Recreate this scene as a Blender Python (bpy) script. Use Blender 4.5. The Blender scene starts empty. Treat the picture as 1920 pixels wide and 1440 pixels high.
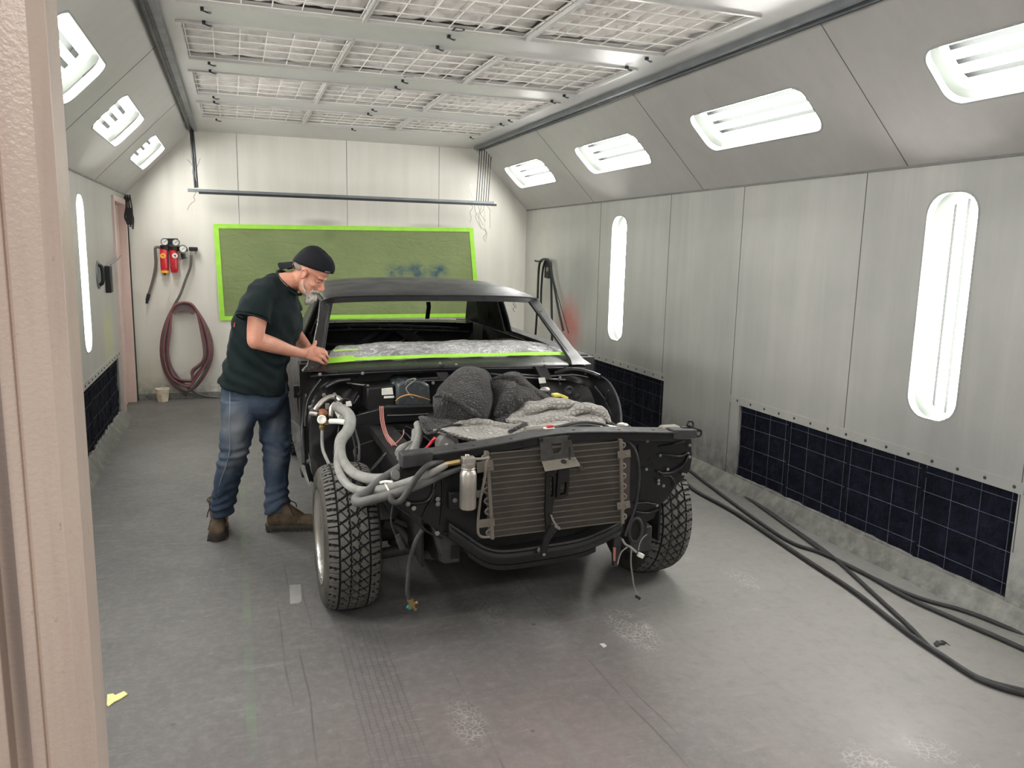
import bpy, bmesh, math, random
from mathutils import Vector, Matrix, noise
from mathutils.geometry import tessellate_polygon
random.seed(7)
PI = math.pi
C = bpy.context.scene.collection
SC = bpy.context.scene

# ------------------------------------------------------------------ camera
CAM_H, FPX, YAW, PITCH, ROLL = 1.62, 1489.7, 0.33725, 0.16698, 0.02214
cam_data = bpy.data.cameras.new('camera')
cam_data.sensor_width = 36.0
cam_data.lens = 36.0 * FPX / 1920.0
cam_data.clip_start = 0.02
cam_data.clip_end = 60
cam = bpy.data.objects.new('camera', cam_data)
C.objects.link(cam)
cam.matrix_world = (Matrix.Translation((0, 0, CAM_H)) @ Matrix.Rotation(-YAW, 4, 'Z')
                    @ Matrix.Rotation(PI / 2 - PITCH, 4, 'X') @ Matrix.Rotation(ROLL, 4, 'Z'))
SC.camera = cam

# ------------------------------------------------------------------ world, exposure
TUBE_STRENGTH = 27.0
SHOP_LIGHT = 30.0
w = bpy.data.worlds.new('world')
SC.world = w
w.use_nodes = True
w.node_tree.nodes['Background'].inputs[0].default_value = (1.0, 0.97, 0.94, 1)
w.node_tree.nodes['Background'].inputs[1].default_value = 0.30
SC.view_settings.view_transform = 'Standard'
SC.view_settings.look = 'None'
SC.view_settings.exposure = 0.85
SC.view_settings.gamma = 1.0
SC.view_settings.use_curve_mapping = False
SC.cycles.use_denoising = True
SC.cycles.max_bounces = 10
SC.cycles.diffuse_bounces = 6
SC.cycles.transparent_max_bounces = 12
SC.cycles.sample_clamp_indirect = 6.0
# the workshop lamp behind the photographer, lights the door frame
sl = bpy.data.lights.new('shop_lamp', 'AREA')
sl.shape = 'RECTANGLE'
sl.size, sl.size_y = 1.2, 0.6
sl.energy = SHOP_LIGHT
sl.color = (1.0, 0.93, 0.88)
slo = bpy.data.objects.new('shop_lamp', sl)
C.objects.link(slo)
slo.location = (-0.6, -1.8, 3.0)
slo.rotation_euler = (math.radians(38), 0, math.radians(-5))

# ------------------------------------------------------------------ pixel -> point at a known depth / height / wall
def ray(u, v):
    a = (u - 960) / FPX
    b = -(v - 720) / FPX
    c, s = math.cos(ROLL), math.sin(ROLL)
    X = c * a - s * b; Z = s * a + c * b; Y = 1.0
    c, s = math.cos(PITCH), math.sin(PITCH)
    Y2 = c * Y + s * Z; Z2 = -s * Y + c * Z
    c, s = math.cos(YAW), math.sin(YAW)
    return Vector((c * X + s * Y2, -s * X + c * Y2, Z2))
O = Vector((0, 0, CAM_H))
def at(u, v, y):
    d = ray(u, v); return O + d * (y / d.y)
def atz(u, v, z=0.0):
    d = ray(u, v); return O + d * ((z - CAM_H) / d.z)
def atx(u, v, x):
    d = ray(u, v); return O + d * (x / d.x)
def V(*a): return Vector(a)

# ------------------------------------------------------------------ mesh builder
def basis(d):
    d = d.normalized()
    up = Vector((0, 0, 1)) if abs(d.z) < 0.95 else Vector((0, 1, 0))
    a = d.cross(up).normalized()
    b = a.cross(d).normalized()
    return a, b
def catmull(P, n, closed=False):
    if len(P) < 3 and not closed:
        return [P[0].lerp(P[-1], i / n) for i in range(n + 1)]
    out = []
    N = len(P)
    segs = N if closed else N - 1
    for i in range(segs):
        if closed:
            p0, p1, p2, p3 = P[(i - 1) % N], P[i], P[(i + 1) % N], P[(i + 2) % N]
        else:
            p0 = P[max(i - 1, 0)]; p1 = P[i]; p2 = P[i + 1]; p3 = P[min(i + 2, N - 1)]
        for k in range(n):
            t = k / n
            out.append(0.5 * ((2 * p1) + (-p0 + p2) * t + (2 * p0 - 5 * p1 + 4 * p2 - p3) * t * t
                              + (-p0 + 3 * p1 - 3 * p2 + p3) * t * t * t))
    if not closed: out.append(P[-1].copy())
    return out
class MB:
    def __init__(s): s.v = []; s.f = []; s.m = []; s.mi = 0
    def add(s, vs, fs):
        o = len(s.v); s.v += [Vector(x) for x in vs]
        for f in fs: s.f.append(tuple(i + o for i in f)); s.m.append(s.mi)
        return s
    def box(s, c, d, R=None, taper=1.0):
        vs = []
        for z in (-.5, .5):
            k = taper if z > 0 else 1.0
            for x, y in ((-.5, -.5), (.5, -.5), (.5, .5), (-.5, .5)):
                p = Vector((x * d[0] * k, y * d[1] * k, z * d[2]))
                if R is not None: p = R @ p
                vs.append(p + Vector(c))
        return s.add(vs, [(3, 2, 1, 0), (4, 5, 6, 7), (0, 1, 5, 4), (1, 2, 6, 5), (2, 3, 7, 6), (3, 0, 4, 7)])
    def bb(s, a, b):
        a = Vector(a); b = Vector(b)
        return s.box((a + b) / 2, [abs(b[i] - a[i]) for i in range(3)])
    def rbox(s, c, d, r, R=None, n=4):
        """box with rounded vertical edges and softened top and bottom"""
        def ring(ins, z):
            out = []
            rr = max(r - ins, 0.0005)
            for cx, cy, a0 in ((1, 1, 0), (-1, 1, 90), (-1, -1, 180), (1, -1, 270)):
                for k in range(n + 1):
                    a = math.radians(a0 + 90 * k / n)
                    out.append(Vector((cx * (d[0] / 2 - r) + rr * math.cos(a), cy * (d[1] / 2 - r) + rr * math.sin(a), z)))
            return out
        h = d[2] / 2
        rings = [ring(r * .6, -h), ring(r * .15, -h + r * .4), ring(0, -h + r), ring(0, h - r), ring(r * .15, h - r * .4), ring(r * .6, h)]
        if R is not None: rings = [[R @ p for p in q] for q in rings]
        return s.loft([[p + Vector(c) for p in q] for q in rings])
    def loft(s, rings, cap=True, closed=True):
        n = len(rings[0]); o = len(s.v)
        for q in rings: s.v += [Vector(p) for p in q]
        for i in range(len(rings) - 1):
            for j in range(n if closed else n - 1):
                k = (j + 1) % n
                s.f.append((o + i * n + j, o + i * n + k, o + (i + 1) * n + k, o + (i + 1) * n + j)); s.m.append(s.mi)
        if cap and closed:
            s.f.append(tuple(o + j for j in reversed(range(n)))); s.m.append(s.mi)
            e = o + (len(rings) - 1) * n
            s.f.append(tuple(e + j for j in range(n))); s.m.append(s.mi)
        return s
    def tube(s, P, r, n=8, sm=0, closed=False, flat=None):
        P = [Vector(p) for p in P]
        if sm: 
            if not isinstance(r, (int, float)):
                R0 = list(r); m = len(P)
                P2 = catmull(P, sm, closed); r = []
                for i in range(len(P2)):
                    t = i / sm; k = min(int(t), m - 2); r.append(R0[k] + (R0[k + 1] - R0[k]) * min(t - k, 1))
                P = P2
            else: P = catmull(P, sm, closed)
        if isinstance(r, (int, float)): r = [r] * len(P)
        rings = []; a = None
        N = len(P)
        for i, p in enumerate(P):
            if closed: d = P[(i + 1) % N] - P[i - 1]
            else: d = P[min(i + 1, N - 1)] - P[max(i - 1, 0)]
            if d.length < 1e-9: d = Vector((0, 0, 1))
            d.normalize()
            if a is None: a, b = basis(d)
            else:
                a = (a - d * a.dot(d))
                if a.length < 1e-6: a, b = basis(d)
                a.normalize()
            b = d.cross(a)
            fx, fy = (1, 1) if flat is None else flat
            rings.append([p + (a * math.cos(2 * PI * k / n) * fx + b * math.sin(2 * PI * k / n) * fy) * r[i] for k in range(n)])
        if closed:
            rings.append(rings[0]); return s.loft(rings, cap=False)
        return s.loft(rings)
    def cyl(s, a, b, r, n=16, r2=None):
        return s.tube([a, b], [r, r if r2 is None else r2], n)
    def ell(s, c, rad, R=None, n=16, m=10):
        rings = []
        for i in range(m + 1):
            t = PI * (i / m) if 0 < i < m else (0.02 if i == 0 else PI - 0.02)
            q = []
            for k in range(n):
                a = 2 * PI * k / n
                p = Vector((rad[0] * math.sin(t) * math.cos(a), rad[1] * math.sin(t) * math.sin(a), -rad[2] * math.cos(t)))
                if R is not None: p = R @ p
                q.append(p + Vector(c))
            rings.append(q)
        return s.loft(rings)
    def lathe(s, prof, c, ax=(0, 0, 1), n=24, closed_profile=False):
        ax = Vector(ax).normalized(); a, b = basis(ax)
        rings = [[Vector(c) + ax * h + (a * math.cos(2 * PI * k / n) + b * math.sin(2 * PI * k / n)) * r for k in range(n)] for r, h in prof]
        if closed_profile:
            rings.append(rings[0]); return s.loft(rings, cap=False)
        return s.loft(rings, cap=True)
    def prism(s, poly, off):
        """3D planar polygon extruded by vector off (poly may be list of loops: outer + holes)"""
        loops = poly if isinstance(poly[0], (list, tuple)) and isinstance(poly[0][0], (Vector, tuple, list)) else [poly]
        loops = [[Vector(p) for p in L] for L in loops]
        off = Vector(off)
        tris = tessellate_polygon(loops)
        flat = [p for L in loops for p in L]
        o = len(s.v); n = len(flat)
        s.v += flat + [p + off for p in flat]
        for t in tris:
            s.f.append((o + t[0], o + t[1], o + t[2])); s.m.append(s.mi)
            s.f.append((o + n + t[2], o + n + t[1], o + n + t[0])); s.m.append(s.mi)
        k = 0
        for L in loops:
            for j in range(len(L)):
                a = k + j; b = k + (j + 1) % len(L)
                s.f.append((o + a, o + b, o + n + b, o + n + a)); s.m.append(s.mi)
            k += len(L)
        return s
    def strip(s, P, wv, t):
        """flat band following P, width vector wv, thickness vector t"""
        wv = Vector(wv); t = Vector(t)
        return s.loft([[p - wv / 2 - t / 2, p + wv / 2 - t / 2, p + wv / 2 + t / 2, p - wv / 2 + t / 2] for p in map(Vector, P)])
    def patch(s, G, n=6, m=6, th=0.0, fn=None, nrm=None):
        """smooth surface through a grid of points, optional thickness"""
        G = [[Vector(p) for p in r] for r in G]
        rows = [catmull(r, n) for r in G]
        cols = list(zip(*rows))
        cols = [catmull(list(c), m) for c in cols]
        W = len(cols); H = len(cols[0])
        P = [[cols[i][j] for i in range(W)] for j in range(H)]
        N = [[None] * W for _ in range(H)]
        for j in range(H):
            for i in range(W):
                du = P[j][min(i + 1, W - 1)] - P[j][max(i - 1, 0)]
                dv = P[min(j + 1, H - 1)][i] - P[max(j - 1, 0)][i]
                q = du.cross(dv)
                N[j][i] = q.normalized() if q.length > 1e-12 else Vector((0, 0, 1))
                if nrm is not None and N[j][i].dot(Vector(nrm)) < 0: N[j][i] = -N[j][i]
        if fn:
            P = [[P[j][i] + N[j][i] * fn(i / (W - 1), j / (H - 1), P[j][i]) for i in range(W)] for j in range(H)]
        o = len(s.v)
        for j in range(H): s.v += P[j]
        for j in range(H - 1):
            for i in range(W - 1):
                a = o + j * W + i
                s.f.append((a, a + 1, a + W + 1, a + W)); s.m.append(s.mi)
        if th:
            o2 = len(s.v)
            for j in range(H): s.v += [P[j][i] - N[j][i] * th for i in range(W)]
            for j in range(H - 1):
                for i in range(W - 1):
                    a = o2 + j * W + i
                    s.f.append((a, a + W, a + W + 1, a + 1)); s.m.append(s.mi)
            edge = [j0 for j0 in range(W)] + [W * j + W - 1 for j in range(1, H)] + [W * (H - 1) + i for i in range(W - 2, -1, -1)] + [W * j for j in range(H - 2, 0, -1)]
            for k in range(len(edge)):
                a, b = edge[k], edge[(k + 1) % len(edge)]
                s.f.append((o + a, o2 + a, o2 + b, o + b)); s.m.append(s.mi)
        return s
    def each(s, name, mats, parent=None, **k):
        """build every separate piece as an object of its own"""
        p = list(range(len(s.v)))
        def root(i):
            while p[i] != i: p[i] = p[p[i]]; i = p[i]
            return i
        for f in s.f:
            a = root(f[0])
            for i in f[1:]: p[root(i)] = a
        grp = {}
        for f, m in zip(s.f, s.m): grp.setdefault(root(f[0]), []).append((f, m))
        out = []
        for fs in grp.values():
            ids = sorted({i for f, _ in fs for i in f}); mp = {i: n for n, i in enumerate(ids)}
            q = MB(); q.v = [s.v[i] for i in ids]; q.f = [tuple(mp[i] for i in f) for f, _ in fs]; q.m = [m for _, m in fs]
            out.append(q.build(name, mats, parent, **k))
        return out[0]
    def build(s, name, mats, parent=None, smooth=True, bevel=0, sub=0, remesh=0, sm_it=0, fn=None, ang=38, fixn=True):
        if not isinstance(mats, (list, tuple)): mats = [mats]
        off = Vector((0, 0, 0)); p = parent
        while p is not None: off += p.location; p = p.parent
        me = bpy.data.meshes.new(name)
        me.from_pydata([tuple(p - off) for p in s.v], [], s.f)
        for m in mats: me.materials.append(m)
        me.polygons.foreach_set('material_index', s.m)
        if fixn:
            bm = bmesh.new(); bm.from_mesh(me); bmesh.ops.recalc_face_normals(bm, faces=bm.faces); bm.to_mesh(me); bm.free()
        me.update()
        o = bpy.data.objects.new(name, me); C.objects.link(o)
        if remesh:
            md = o.modifiers.new('r', 'REMESH'); md.mode = 'VOXEL'; md.voxel_size = remesh
            if sm_it:
                md = o.modifiers.new('s', 'SMOOTH'); md.factor = 0.5; md.iterations = sm_it
            dg = bpy.context.evaluated_depsgraph_get(); dg.update()
            me2 = bpy.data.meshes.new_from_object(o.evaluated_get(dg)); me2.name = name
            o.modifiers.clear(); o.data = me2; me = me2
            me.materials.clear()
            for m in mats: me.materials.append(m)
        if fn:
            me.calc_loop_triangles()
            nn = [v.normal.copy() for v in me.vertices]
            for v, q in zip(me.vertices, nn):
                v.co = v.co + q * fn(v.co + off, q)
            me.update()
        if smooth:
            for pl in me.polygons: pl.use_smooth = True
            if not remesh:
                try: me.set_sharp_from_angle(angle=math.radians(ang))
                except Exception: pass
        if bevel:
            b = o.modifiers.new('bevel', 'BEVEL'); b.width = bevel; b.segments = 2; b.limit_method = 'ANGLE'; b.angle_limit = math.radians(40)
        if sub:
            b = o.modifiers.new('sub', 'SUBSURF'); b.levels = sub; b.render_levels = sub
        if parent is not None: o.parent = parent
        return o
def empty(name, loc, label=None, cat=None, group=None):
    o = bpy.data.objects.new(name, None); C.objects.link(o); o.location = loc
    o.empty_display_size = 0.1
    return tag(o, label, cat, group)
def tag(o, label=None, cat=None, group=None, kind=None):
    if label: o['label'] = label
    if cat: o['category'] = cat
    if group: o['group'] = group
    if kind: o['kind'] = kind
    return o
def struct(o): o['kind'] = 'structure'; return o
def copy_tree(o, parent=None):
    c = o.copy(); C.objects.link(c)
    if parent is not None: c.parent = parent
    for ch in list(o.children): copy_tree(ch, c)
    return c
def nz(p, s, seed=0.0): return noise.noise(Vector((p.x * s + seed, p.y * s + seed * 1.7, p.z * s - seed)))

# ------------------------------------------------------------------ materials
def srgb(r, g, b):
    f = lambda c: (c / 255 / 12.92) if c / 255 <= 0.04045 else ((c / 255 + 0.055) / 1.055) ** 2.4
    return (f(r), f(g), f(b), 1)
class NT:
    def __init__(s, m): s.n = m.node_tree.nodes; s.l = m.node_tree.links
    def new(s, t, **k):
        n = s.n.new(t)
        for a, b in k.items(): setattr(n, a, b)
        return n
    def link(s, a, b): s.l.new(a, b)
    def noise(s, vec, scale, detail=4, rough=0.55, dist=0.0):
        n = s.new('ShaderNodeTexNoise'); n.inputs['Scale'].default_value = scale; n.inputs['Detail'].default_value = detail
        n.inputs['Roughness'].default_value = rough; n.inputs['Distortion'].default_value = dist
        s.link(vec, n.inputs['Vector']); return n.outputs['Fac']
    def ramp(s, fac, a, b, ca=(0, 0, 0, 1), cb=(1, 1, 1, 1)):
        r = s.new('ShaderNodeValToRGB'); r.color_ramp.elements[0].position = a; r.color_ramp.elements[1].position = b
        r.color_ramp.elements[0].color = ca; r.color_ramp.elements[1].color = cb
        s.link(fac, r.inputs[0]); return r.outputs[0]
    def mix(s, fac, a, b, mode='MIX'):
        m = s.new('ShaderNodeMix', data_type='RGBA', blend_type=mode)
        for i, x in ((0, fac), (6, a), (7, b)):
            if isinstance(x, (int, float)): m.inputs[i].default_value = x
            elif isinstance(x, tuple): m.inputs[i].default_value = x
            else: s.link(x, m.inputs[i])
        return m.outputs[2]
    def math(s, op, a, b=None, c=None, clamp=False):
        m = s.new('ShaderNodeMath', operation=op, use_clamp=clamp)
        for i, x in enumerate((a, b, c)):
            if x is None: continue
            if isinstance(x, (int, float)): m.inputs[i].default_value = x
            else: s.link(x, m.inputs[i])
        return m.outputs[0]
    def mapping(s, vec, scale=(1, 1, 1), rot=(0, 0, 0), loc=(0, 0, 0)):
        m = s.new('ShaderNodeMapping'); m.inputs['Scale'].default_value = scale; m.inputs['Rotation'].default_value = rot; m.inputs['Location'].default_value = loc
        s.link(vec, m.inputs['Vector']); return m.outputs[0]
    def blob(s, vec, c, rad):
        """soft spot: 1 at c falling to 0 at distance rad (per-axis radii)"""
        mp = s.mapping(vec, scale=tuple(1 / r for r in rad), loc=tuple(-a / r for a, r in zip(c, rad)))
        l = s.new('ShaderNodeVectorMath', operation='LENGTH'); s.link(mp, l.inputs[0])
        mr = s.new('ShaderNodeMapRange', interpolation_type='SMOOTHSTEP')
        s.link(l.outputs['Value'], mr.inputs[0]); mr.inputs[1].default_value = 0.15; mr.inputs[2].default_value = 1.0; mr.inputs[3].default_value = 1.0; mr.inputs[4].default_value = 0.0
        return mr.outputs[0]
def mat(name, col, rough=0.5, metal=0.0, var=0.12, vs=6.0, bump=0.0, bs=40.0, spec=0.5, col2=None, coat=0.0, dist=0.004, stretch=(1, 1, 1)):
    m = bpy.data.materials.new(name); m.use_nodes = True
    t = NT(m); b = t.n['Principled BSDF']
    tc = t.new('ShaderNodeTexCoord').outputs['Object']
    vec = t.mapping(tc, scale=stretch)
    f = t.noise(vec, vs, 5)
    c1 = srgb(*col) if len(col) == 3 else col
    if col2 is not None: c2 = srgb(*col2)
    else: c2 = tuple(min(1, x * (1 + var * 2)) for x in c1[:3]) + (1,); c1 = tuple(x * (1 - var) for x in c1[:3]) + (1,)
    t.link(t.ramp(f, 0.3, 0.7, c1, c2), b.inputs['Base Color'])
    b.inputs['Metallic'].default_value = metal
    rr = t.ramp(t.noise(vec, vs * 2.3, 3), 0.3, 0.7, (max(rough - 0.07, 0.02),) * 3 + (1,), (min(rough + 0.08, 1),) * 3 + (1,))
    t.link(rr, b.inputs['Roughness'])
    b.inputs['Specular IOR Level'].default_value = spec
    b.inputs['Coat Weight'].default_value = coat
    if bump:
        bp = t.new('ShaderNodeBump'); bp.inputs['Strength'].default_value = bump; bp.inputs['Distance'].default_value = dist
        t.link(t.noise(vec, bs, 4), bp.inputs['Height']); t.link(bp.outputs[0], b.inputs['Normal'])
    return m
def emat(name, col, strength):
    m = bpy.data.materials.new(name); m.use_nodes = True
    n = m.node_tree.nodes; n.clear()
    e = n.new('ShaderNodeEmission'); e.inputs[0].default_value = col; e.inputs[1].default_value = strength
    o = n.new('ShaderNodeOutputMaterial'); m.node_tree.links.new(e.outputs[0], o.inputs[0])
    return m
def pane_mat(name, fac, rough=0.05):
    m = bpy.data.materials.new(name); m.use_nodes = True
    t = NT(m); t.n.clear()
    a = t.new('ShaderNodeBsdfTransparent'); g = t.new('ShaderNodeBsdfGlossy'); g.inputs['Roughness'].default_value = rough
    a.inputs[0].default_value = (0.97, 0.97, 0.965, 1)
    mx = t.new('ShaderNodeMixShader'); mx.inputs[0].default_value = fac
    o = t.new('ShaderNodeOutputMaterial')
    t.link(a.outputs[0], mx.inputs[1]); t.link(g.outputs[0], mx.inputs[2]); t.link(mx.outputs[0], o.inputs[0])
    return m
def wall_mat(name, base, dark, light, dirt_z=0.35, spots=(), orange_peel=0.25, rough=0.42, vert=0.25, pits=True, grad=None):
    """painted sheet steel with vertical smears, overspray clouds and chips"""
    m = bpy.data.materials.new(name); m.use_nodes = True
    t = NT(m); b = t.n['Principled BSDF']
    geo = t.new('ShaderNodeNewGeometry').outputs['Position']
    big = t.noise(geo, 0.9, 4, 0.6)
    c = t.ramp(big, 0.3, 0.7, srgb(*dark), srgb(*base))
    sm = t.noise(t.mapping(geo, scale=(3.5, 3.5, vert)), 1.6, 5, 0.6)
    c = t.mix(t.math('MULTIPLY', t.ramp(sm, 0.42, 0.8), 0.6), c, srgb(*light))
    sm2 = t.noise(t.mapping(geo, scale=(9, 9, 0.7)), 1.2, 5, 0.7)
    c = t.mix(t.math('MULTIPLY', t.ramp(sm2, 0.5, 0.85), 0.16), c, tuple(x * 0.62 for x in srgb(*dark)[:3]) + (1,))
    for cc, ctr, rad, amt in spots:
        k = t.math('MULTIPLY', t.blob(geo, ctr, rad), t.ramp(t.noise(geo, 5, 4), 0.25, 0.75, (0.45,) * 3 + (1,)))
        c = t.mix(t.math('MULTIPLY', k, amt), c, srgb(*cc))
    sep = t.new('ShaderNodeSeparateXYZ'); t.link(geo, sep.inputs[0])
    if dirt_z:
        mr = t.new('ShaderNodeMapRange'); t.link(sep.outputs['Z'], mr.inputs[0]); mr.inputs[1].default_value = 0.0; mr.inputs[2].default_value = dirt_z
        mr.inputs[3].default_value = 0.9; mr.inputs[4].default_value = 0.0
        k = t.math('MULTIPLY', mr.outputs[0], t.ramp(t.noise(geo, 11, 6, 0.7), 0.35, 0.6))
        c = t.mix(k, c, srgb(88, 88, 86))
    if pits:
        chip = t.ramp(t.noise(t.mapping(geo, loc=(3, 1, 0)), 38, 3, 0.6), 0.71, 0.74)
        area = t.ramp(t.noise(geo, 1.7, 3), 0.52, 0.68)
        c = t.mix(t.math('MULTIPLY', chip, t.math('MULTIPLY', area, 0.7)), c, srgb(95, 95, 93))
    t.link(c, b.inputs['Base Color'])
    b.inputs['Roughness'].default_value = rough
    bp = t.new('ShaderNodeBump'); bp.inputs['Strength'].default_value = orange_peel; bp.inputs['Distance'].default_value = 0.002
    t.link(t.noise(geo, 90, 2), bp.inputs['Height']); t.link(bp.outputs[0], b.inputs['Normal'])
    return m
M = {}
M['wall_right'] = wall_mat('wall_right_paint', (178, 178, 173), (158, 159, 155), (190, 190, 185), 0.45,
    spots=(((190, 84, 74), (3.26, 7.55, 0.86), (0.4, 0.42, 0.42), 0.95), ((140, 142, 140), (3.26, 7.3, 1.35), (0.4, 0.5, 0.45), 0.7),
           ((130, 133, 133), (3.26, 6.0, 0.75), (0.3, 0.5, 0.5), 0.4), ((130, 132, 132), (3.26, 2.85, 0.7), (0.3, 0.9, 0.3), 0.4),
           ((208, 208, 196), (3.26, 8.4, 1.2), (0.4, 0.7, 1.6), 0.75)))
M['wall_left'] = wall_mat('wall_left_paint', (178, 177, 170), (158, 157, 152), (190, 189, 180), 0.35,
    spots=(((190, 196, 120), (-1.0, 7.3, 0.85), (0.3, 0.4, 0.35), 0.7),))
M['wall_back'] = wall_mat('wall_back_paint', (222, 220, 210), (210, 208, 198), (230, 229, 220), 0.25, rough=0.5, pits=False,
    spots=(((176, 176, 140), (-0.95, 8.92, 0.2), (0.3, 0.3, 0.4), 0.5), ((120, 118, 112), (0.9, 8.92, 1.86), (0.35, 0.3, 0.07), 0.6), ((130, 128, 120), (2.1, 8.92, 1.86), (0.4, 0.3, 0.05), 0.5)))
M['slope'] = wall_mat('slope_paint', (176, 174, 171), (168, 166, 163), (182, 180, 177), 0, rough=0.36, vert=1, pits=False, orange_peel=0.12)
M['ceiling'] = wall_mat('ceiling_paint', (196, 195, 192), (188, 187, 184), (204, 203, 200), 0, rough=0.3, vert=1, pits=False, orange_peel=0.1)
M['seam'] = mat('panel_seam', (84, 84, 82), 0.8)
M['steel'] = mat('galvanised_steel', (118, 122, 125), 0.42, 0.6, bump=0.1)
M['dsteel'] = mat('dark_steel', (48, 50, 53), 0.45, 0.5)
M['black'] = mat('black_plastic', (20, 20, 22), 0.45)
M['rivet'] = mat('rivet_steel', (62, 62, 62), 0.5, 0.4)
M['tube'] = emat('tube_light', (1.0, 0.982, 0.955, 1), TUBE_STRENGTH)
M['reflector'] = mat('lamp_reflector', (52, 54, 53), 1.0, var=0.02, spec=0.0)
M['lamp_margin'] = mat('lamp_margin', (150, 158, 152), 0.5, var=0.02)
M['pane'] = pane_mat('lamp_pane', 0.05)
M['gasket'] = mat('lamp_gasket', (150, 152, 150), 0.6)
M['filter_pad'] = mat('filter_pad', (206, 201, 197), 0.9, var=0.1, vs=9, bump=0.5, bs=30, dist=0.01)
M['wire'] = mat('grid_wire', (232, 230, 224), 0.5)
M['dark_filter'] = mat('dark_filter', (16, 19, 32), 0.9, var=0.4, vs=14, bump=1.0, bs=24, dist=0.02, spec=0.2)
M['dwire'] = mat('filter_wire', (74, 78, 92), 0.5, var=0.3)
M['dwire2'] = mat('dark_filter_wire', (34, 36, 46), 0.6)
M['pink'] = mat('pink_paint', (206, 184, 176), 0.4, var=0.05, vs=3, bump=0.15, bs=60)
def floor_mat():
    m = bpy.data.materials.new('booth_floor'); m.use_nodes = True
    t = NT(m); b = t.n['Principled BSDF']
    geo = t.new('ShaderNodeNewGeometry').outputs['Position']
    big = t.noise(geo, 0.55, 5, 0.6)
    c = t.ramp(big, 0.3, 0.7, srgb(90, 89, 88), srgb(108, 106, 104))
    # pinkish tint towards the entrance
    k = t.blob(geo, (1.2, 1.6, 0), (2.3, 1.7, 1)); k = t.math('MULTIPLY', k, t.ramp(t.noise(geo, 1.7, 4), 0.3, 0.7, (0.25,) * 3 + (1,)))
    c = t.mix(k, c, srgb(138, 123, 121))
    k = t.blob(geo, (2.6, 2.4, 0), (1.5, 3.2, 1)); c = t.mix(t.math('MULTIPLY', k, 0.8), c, srgb(152, 150, 146))  # gloss of the right-hand floor painted in as a lighter grey
    # fine scuffs lying along both ways
    s1 = t.ramp(t.noise(t.mapping(geo, scale=(1.2, 9, 1), rot=(0, 0, 0.5)), 2.2, 6, 0.7, 0.6), 0.57, 0.78)
    c = t.mix(t.math('MULTIPLY', s1, 0.30), c, srgb(160, 158, 156))
    s2 = t.ramp(t.noise(t.mapping(geo, scale=(7, 1.2, 1), rot=(0, 0, 0.15)), 2.0, 6, 0.7, 0.4), 0.55, 0.8)
    c = t.mix(t.math('MULTIPLY', s2, 0.22), c, srgb(70, 70, 70))
    # fine grain, dull patches, long fork and tyre tracks
    fine = t.noise(geo, 26, 6, 0.75)
    c = t.mix(t.math('MULTIPLY', t.ramp(fine, 0.45, 0.75), 0.28), c, srgb(158, 155, 152))
    c = t.mix(t.math('MULTIPLY', t.ramp(t.noise(geo, 14, 6, 0.75), 0.5, 0.8), 0.3), c, srgb(66, 66, 66))
    dust = t.ramp(t.noise(t.mapping(geo, scale=(3.2, 11, 1), rot=(0, 0, 0.25)), 2.4, 7, 0.8, 1.0), 0.60, 0.74)
    c = t.mix(t.math('MULTIPLY', dust, 0.38), c, srgb(176, 173, 170))
    dust2 = t.ramp(t.noise(t.mapping(geo, scale=(9, 4, 1), rot=(0, 0, -0.5)), 2.0, 7, 0.8, 1.2), 0.62, 0.72)
    c = t.mix(t.math('MULTIPLY', dust2, 0.3), c, srgb(170, 167, 164))
    sx = t.new('ShaderNodeSeparateXYZ'); t.link(geo, sx.inputs[0])
    for x0, w0, amt in ((0.455, 0.10, 0.34),):
        inside = t.math('LESS_THAN', t.math('ABSOLUTE', t.math('SUBTRACT', sx.outputs['X'], x0)), w0)
        wv = t.new('ShaderNodeTexWave', wave_type='BANDS', bands_direction='X'); wv.inputs['Scale'].default_value = 12.5; wv.inputs['Distortion'].default_value = 1.2; wv.inputs['Detail'].default_value = 1; t.link(geo, wv.inputs['Vector'])
        wz = t.new('ShaderNodeTexWave', wave_type='BANDS', bands_direction='Y'); wz.inputs['Scale'].default_value = 16; wz.inputs['Distortion'].default_value = 3; wz.inputs['Detail Scale'].default_value = 6; t.link(geo, wz.inputs['Vector'])
        pat = t.math('MAXIMUM', t.ramp(wv.outputs['Fac'], 0.75, 0.9), t.math('MULTIPLY', t.ramp(wz.outputs['Fac'], 0.7, 0.9), 0.6))
        k = t.math('MULTIPLY', t.math('MULTIPLY', inside, pat), t.math('MULTIPLY', t.blob(geo, (x0, 2.75, 0), (0.6, 0.85, 1)), amt))
        c = t.mix(k, c, srgb(58, 58, 58))
    for x0 in (0.14, 0.20, 0.27, 0.75, 1.30, 1.36):
        d = t.math('ABSOLUTE', t.math('SUBTRACT', t.math('ADD', sx.outputs['X'], t.math('MULTIPLY', t.noise(geo, 0.8, 2), 0.12)), x0 + 0.06))
        k = t.math('MULTIPLY', t.math('LESS_THAN', d, 0.0035), t.ramp(t.noise(t.mapping(geo, loc=(x0 * 9, 0, 0)), 1.6, 4), 0.48, 0.6))
        c = t.mix(t.math('MULTIPLY', k, 0.5), c, srgb(62, 62, 64))
    # green paint lines
    sep = t.new('ShaderNodeSeparateXYZ'); t.link(geo, sep.inputs[0])
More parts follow.
